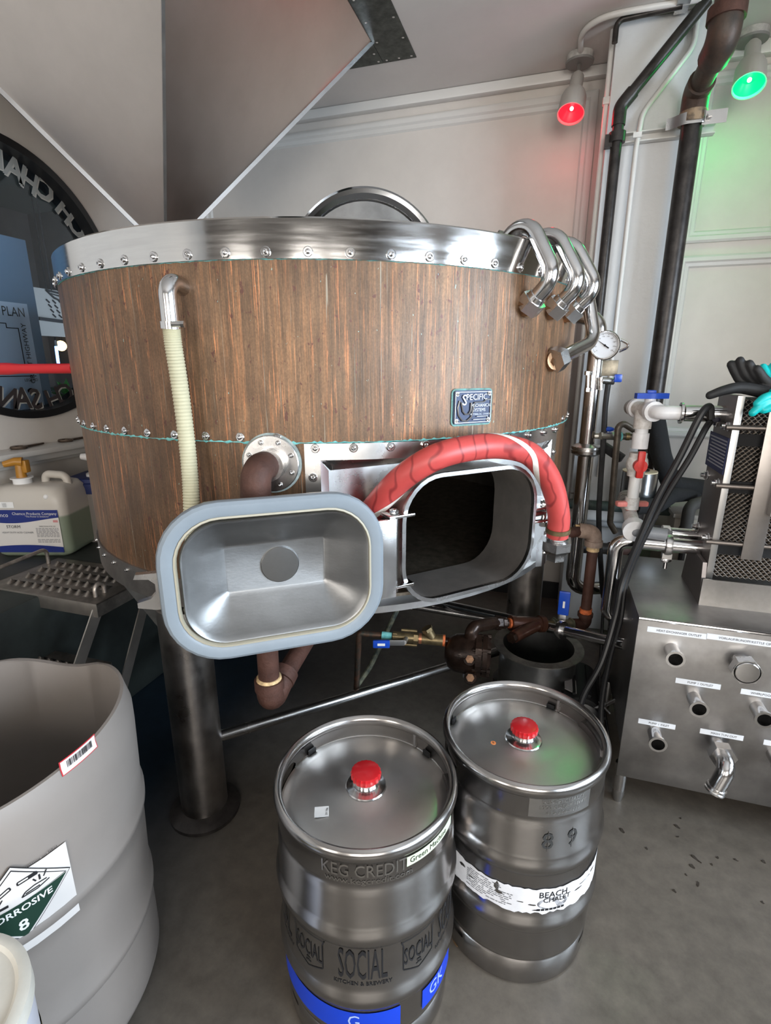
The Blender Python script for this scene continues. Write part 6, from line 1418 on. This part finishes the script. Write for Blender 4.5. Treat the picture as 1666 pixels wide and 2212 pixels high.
# =================================================================== WRENCHES ON THE LEDGE
zled = zl+.0105
def wrench(label, u0, v0, u1, v1, ring=True):
    a = at(u0, v0, Z=zled+.006); b_ = at(u1, v1, Z=zled+.006)
    a = Vector((max(a.x, XL+.05), a.y, a.z)); b_ = Vector((max(b_.x, XL+.03), b_.y, b_.z)); d = (b_-a).normalized(); s = UZ.cross(d)
    t = thing('spanner', label, 'spanner', (a.x, a.y, zled), 'spanners on the window ledge')
    m = M_('old_tool_steel', (.12, .09, .07), .5, .8, var=.4, vscale=40)
    MB().lathe([(.017, -.006), (.033, -.006), (.036, 0), (.033, .006), (.017, .006)], mat4(a), 12, closed=True).build('ring_head', m, t)
    MB().prism([(.028, -.012), (.10, -.010), ((b_-a).length, -.004), ((b_-a).length, .004), (.10, .010), (.028, .012)], .007, basis(a-UZ*.004, d, s, UZ)).build('shank', m, t)
wrench('old steel ring spanner with a round head lying on the window ledge', 45, 946, 148, 940)
wrench('old steel spanner end at the left edge of the window ledge', -34, 962, 22, 953)
# =================================================================== RED-HANDLED PADDLE
ra, rb2 = onT(156, 796, TR+.018), at(0, 797, f=1.90)
ra = at(150, 796, f=1.80)
rd_ = (rb2-ra).normalized(); far = ra+rd_*((XL+.03-ra.x)/rd_.x)
pd = thing('red_paddle_handle', 'bright red round tool handle wedged between the wall and the tank', 'tool', ra)
redp = M_('red_handle', (.52, .005, .01), .35)
MB().tube([ra-rd_*.02, ra+rd_*.22, ra+rd_*.28, far], [.0165, .0165, .021, .021], 18).build('shaft', redp, pd); MB().sphere(far, .021).build('end_cap', redp, pd)
# =================================================================== WHITE CUT BARREL
BC = Vector((-1.10, .60, 0)); BRd = .295
ba = thing('white_barrel', 'large white plastic barrel with its top cut off and a corrosive label', 'barrel', BC)
abar = math.atan2(-BC.y, -BC.x)
def rimz(a): return .745+.012*math.sin(a*2+.6)-.030*math.exp(-((((a-math.atan2(1.0, -.15)+PI) % (2*PI))-PI)/.33)**2)
zlv = [0, .008, .03, .10, .20, .205, .225, .235, .30, .40, .455, .46, .478, .485, .56, .66, .70, .73, .75]
def brad(z):
    r = BRd*(1.0 if z > .03 else (.94 if z == 0 else .975 if z < .02 else 1)); 
    r *= 1+.055*min(1, max(0, (z-.2)/.45)); r -= .012*max(0, (z-.70)/.05)
    if .203 <= z <= .23 or .457 <= z <= .482: r += .006
    return r
NA = 96; b = MB(); V = []
for a_i in range(NA):
    a = 2*PI*a_i/NA
    for z in zlv:
        zz_ = min(z, rimz(a)) if z < .75 else rimz(a)
        V.append(BC+Vector((math.cos(a), math.sin(a), 0))*brad(z)+UZ*zz_)
    for z, dr in ((.75, .007), (.72, .009), (.5, .009), (.02, .009)):
        zz_ = rimz(a) if z == .75 else min(z, rimz(a)-.004)
        V.append(BC+Vector((math.cos(a), math.sin(a), 0))*(brad(z)-dr)+UZ*zz_)
m = len(zlv)+4
b.add(V, [[k*m+j, ((k+1) % NA)*m+j, ((k+1) % NA)*m+j+1, k*m+j+1] for k in range(NA) for j in range(m-1)]+[[k*m+m-1 for k in range(NA)], [k*m for k in range(NA-1, -1, -1)]])
b.build('drum', plast_w, ba, ang=50)
def barmap(a, z, r=BRd+.0012):
    def f(q):
        R = bsm(z+q.y)+r-BRd+.002; return Vector((BC.x+R*math.cos(a+q.x/R), BC.y+R*math.sin(a+q.x/R), z+q.y))
    return f
def bsm(z): return BRd*(1+.055*min(1, max(0, (z-.2)/.45)))+.001
lbl = at(100, 1905, f=.80); aL = abar-.04
def bquad(name, a, z, pts, mat, r, par=ba):
    mp = barmap(a, z, r); o = MB(); nn = 8
    # fan-subdivided polygon so that it follows the curve
    c = Vector((sum(p[0] for p in pts)/len(pts), sum(p[1] for p in pts)/len(pts), 0)); P = []
    for i in range(len(pts)):
        p, q = Vector((*pts[i], 0)), Vector((*pts[(i+1) % len(pts)], 0)); P += [p.lerp(q, k/nn) for k in range(nn)]
    R_ = 6; V = [mp(c)]; N_ = len(P)
    for r_ in range(1, R_+1): V += [mp(c.lerp(p, r_/R_)) for p in P]
    F = [[0, 1+k, 1+(k+1) % N_] for k in range(N_)]
    for r_ in range(R_-1): F += [[1+r_*N_+k, 1+(r_+1)*N_+k, 1+(r_+1)*N_+(k+1) % N_, 1+r_*N_+(k+1) % N_] for k in range(N_)]
    return o.add(V, F).build(name, mat, par, fix=False)
aP = abar+.0; ZL_ = .385
# label positions found by looking along the pixel ray onto the barrel surface
def onB(u, v, R=BRd*1.03):
    d = ray(u, v); A = d.x**2+d.y**2; B = d.x*BC.x+d.y*BC.y; c = BC.x**2+BC.y**2-R*R
    D = B*B-A*c
    t = (B-math.sqrt(max(D, 0)))/A; p = CP+d*t; return math.atan2(p.y-BC.y, p.x-BC.x), p.z
pa = [onB(u, v) for u, v in ((145, 1805), (172, 1962), (25, 1920), (215, 1632))]
print('barrel label', pa)
aR, zT = pa[0][0], pa[0][1]; zBt = pa[1][1]
paper_b = M_('barrel_paper', (.60, .565, .545), .5)
W_ = .30
ctr_a = aR-W_/2/BRd; ctr_z = (zT+zBt)/2; Hh = abs(zT-zBt)/2
lab = bquad('paper_label', ctr_a, ctr_z, [(-W_/2, -Hh), (W_/2, -Hh), (W_/2, Hh), (-W_/2, Hh)], paper_b, BRd+.0010)
da, dz0 = onB(38, 1945); hs_ = .078
dk_green = M_('dark_green_print', (.008, .035, .022), .45)
bquad('diamond_border', da, dz0, [(0, -hs_*1.1), (hs_*1.1, 0), (0, hs_*1.1), (-hs_*1.1, 0)], ink, BRd+.0016, lab)
bquad('diamond_white', da, dz0, [(0, -hs_*1.07), (hs_*1.07, 0), (0, hs_*1.07), (-hs_*1.07, 0)], paper_b, BRd+.0020, lab)
bquad('diamond_line', da, dz0, [(0, 0), (hs_, 0), (0, hs_), (-hs_, 0)], ink, BRd+.0024, lab)
bquad('diamond_upper', da, dz0, [(0, .0), (hs_*.96, .002), (0, hs_*.965), (-hs_*.96, .002)], paper_b, BRd+.0028, lab)
bquad('diamond_lower', da, dz0, [(0, -hs_), (hs_, -.001), (-hs_, -.001)], dk_green, BRd+.0028, lab)
text('lettering', 'CORROSIVE', .019, None, wht, lab, 1.0, mp=barmap(da, dz0-.014, BRd+.0034), ext=.02); text('lettering', '8', .032, None, wht, lab, 1.0, mp=barmap(da, dz0-.050, BRd+.0034), ext=.02)
b = MB(); mp = barmap(da, dz0, BRd+.0034)
def stk(P, w=.0013):
    for i in range(len(P)-1):
        p, q = Vector((*P[i], 0)), Vector((*P[i+1], 0)); d = (q-p).normalized(); n2_ = Vector((-d.y, d.x, 0))*w; b.add([mp(p-n2_), mp(q-n2_), mp(q+n2_), mp(p+n2_)], [[0, 1, 2, 3]])
# two tilted test tubes dripping, a bar and a hand
stk([(-.034, .034), (-.008, .046), (-.006, .040), (-.032, .029), (-.034, .034)]); stk([(.004, .046), (.032, .046), (.034, .040), (.004, .040), (.004, .046)]); stk([(.020, .043), (.034, .043)], .003)
stk([(-.030, .026), (-.030, .014)], .0016); stk([(-.026, .020), (-.020, .028)]); stk([(-.036, .020), (-.042, .028)]); stk([(-.046, .009), (-.014, .009)], .0028); stk([(.036, .036), (.036, .024)], .0016); stk([(.042, .026), (.048, .036)]); stk([(.030, .026), (.026, .034)])
stk([(.006, .010), (.012, .017), (.026, .020), (.046, .018)]); stk([(.006, .010), (.03, .009), (.05, .014)]); stk([(.012, .013), (.034, .013)])
b.build('pictogram', ink, lab, fix=False)
ta, tz = onB(40, 1872); text('lettering', 'Product safety information on label', .0075, None, ink, lab, 1.1, mp=barmap(ta, tz, BRd+.0016))
# red-bordered barcode sticker
sa, sz_ = onB(180, 1632, BRd*1.05); Rr = brad(.66)+.003
def smap(x, y, d=0): 
    z = sz_+y; r = brad(max(0, min(.749, z)))+.0015+d; return Vector((BC.x+r*math.cos(sa+x/r), BC.y+r*math.sin(sa+x/r), z))
def squad(name, x0, x1, y0, y1, mat, d, par): return MB().grid(6, 2, lambda i, j: smap(x0+(x1-x0)*i, y0+(y1-y0)*j, d)).build(name, mat, par, fix=False)
stq = squad('barcode_sticker', -.041, .041, -.015, .015, M_('sticker_red', (.45, .02, .03), .5), 0, ba); squad('sticker_face', -.039, .039, -.013, .013, M_('sticker_white', (.66, .60, .58), .5), .0006, stq)
random.seed(9); b = MB(); x = -.028
while x < .03:
    w = random.choice([.0006, .001, .0016]); b.add([smap(x, -.005, .0012), smap(x+w, -.005, .0012), smap(x+w, .009, .0012), smap(x, .009, .0012)], [[0, 1, 2, 3]]); x += w+random.choice([.0006, .001, .0014])
b.build('barcode', ink, stq, fix=False)
# =================================================================== WHITE TUB AT THE CORNER
QC = Vector((-.760, .275, 0)); QR = .128; QZ = .585
tb2 = thing('white_tub', 'white lidded plastic tub at the lower left corner', 'tub', QC)
MB().lathe([(0, 0), (QR*.84, 0), (QR*.88, .02), (QR*.99, QZ-.05), (QR*.99, QZ-.03), (0, QZ-.03)], mat4(QC), 64).build('body', M_('tub_plastic', (.56, .56, .62), .35), tb2)
MB().lathe([(0, QZ-.006), (QR*.86, QZ-.006), (QR*.90, QZ-.001), (QR*.96, QZ), (QR*1.02, QZ-.004), (QR*1.025, QZ-.030), (QR*1.0, QZ-.034)], mat4(QC), 64).build('lid', M_('chalky_lid', (.56, .53, .47), .7, var=.06, vscale=12, bump=.25, bscale=40), tb2)
patch('printed_band', (QC.x, QC.y), 0, 2*PI, .30, .46, QR*.955+.004, M_('navy_yellow_print', (.02, .03, .12), .5, vscale=30, col2=(.45, .35, .03)), tb2, 64)
# =================================================================== BITS ON THE FLOOR
leafm = M_('dry_leaf', (.17, .10, .045), .8, var=.3, vscale=60)
def flake(label, u, v, w, l, ang, mat=leafm, grp='debris on the floor', name='dry_leaf'):
    p = at(u, v, Z=0); b = MB(); random.seed(int(u*v) % 9999); n = 10; P = [(l/2*math.cos(2*PI*k/n)*random.uniform(.75, 1.15), w/2*math.sin(2*PI*k/n)*random.uniform(.7, 1.2)) for k in range(n)]
    V = [Vector((x, y, .0015+.002*math.sin(k*1.7))) for k, (x, y) in enumerate(P)]; R = Matrix.Rotation(ang+PSI, 3, 'Z'); top = [Vector((p.x, p.y, 0))+R @ q for q in V]; bot = [Vector((q.x, q.y, .0001)) for q in top]
    b.add(top+bot, [list(range(n)), list(range(2*n-1, n-1, -1))]+[[k, n+k, n+(k+1) % n, (k+1) % n] for k in range(n)])
    tag(b.build(name, mat), label, 'debris', grp)
flake('curled brown dry leaf on the floor between the two kegs', 985, 2030, .018, .042, 1.9)
dk = M_('dark_crumb', (.03, .022, .015), .8)
for k, (u, v, w, l, a) in enumerate(((1345, 1795, .010, .022, 2.0), (1463, 1786, .010, .018, 2.2), (1503, 1855, .008, .034, 2.1), (1496, 1872, .010, .018, 2.3), (1508, 1910, .008, .018, 1.0), (1457, 1925, .008, .012, 2.2), (1550, 1853, .008, .008, 0), (1590, 1858, .006, .012, 2.4), (1650, 1862, .010, .012, 2), (1648, 1950, .006, .010, 2.2), (1538, 1868, .006, .008, 2), (1464, 1808, .004, .010, 0), (1397, 1833, .006, .010, 2), (1482, 1890, .004, .008, 2), (1470, 1768, .006, .006, 0), (283, 2138, .012, .014, .4))):
    flake({2: 'longest dark sliver of spent grain on the floor right of the kegs', 0: 'dark grain husk on the floor just below the cabinet leg', 1: 'greenish dark clump on the floor below the cabinet elbow pipe', 15: 'dark crumb on the floor between the barrel and the front keg'}.get(k, 'small dark crumb of spent grain on the floor right of the kegs'), u, v, w, l, a, dk, 'crumbs of spent grain on the floor', 'grain_crumb')
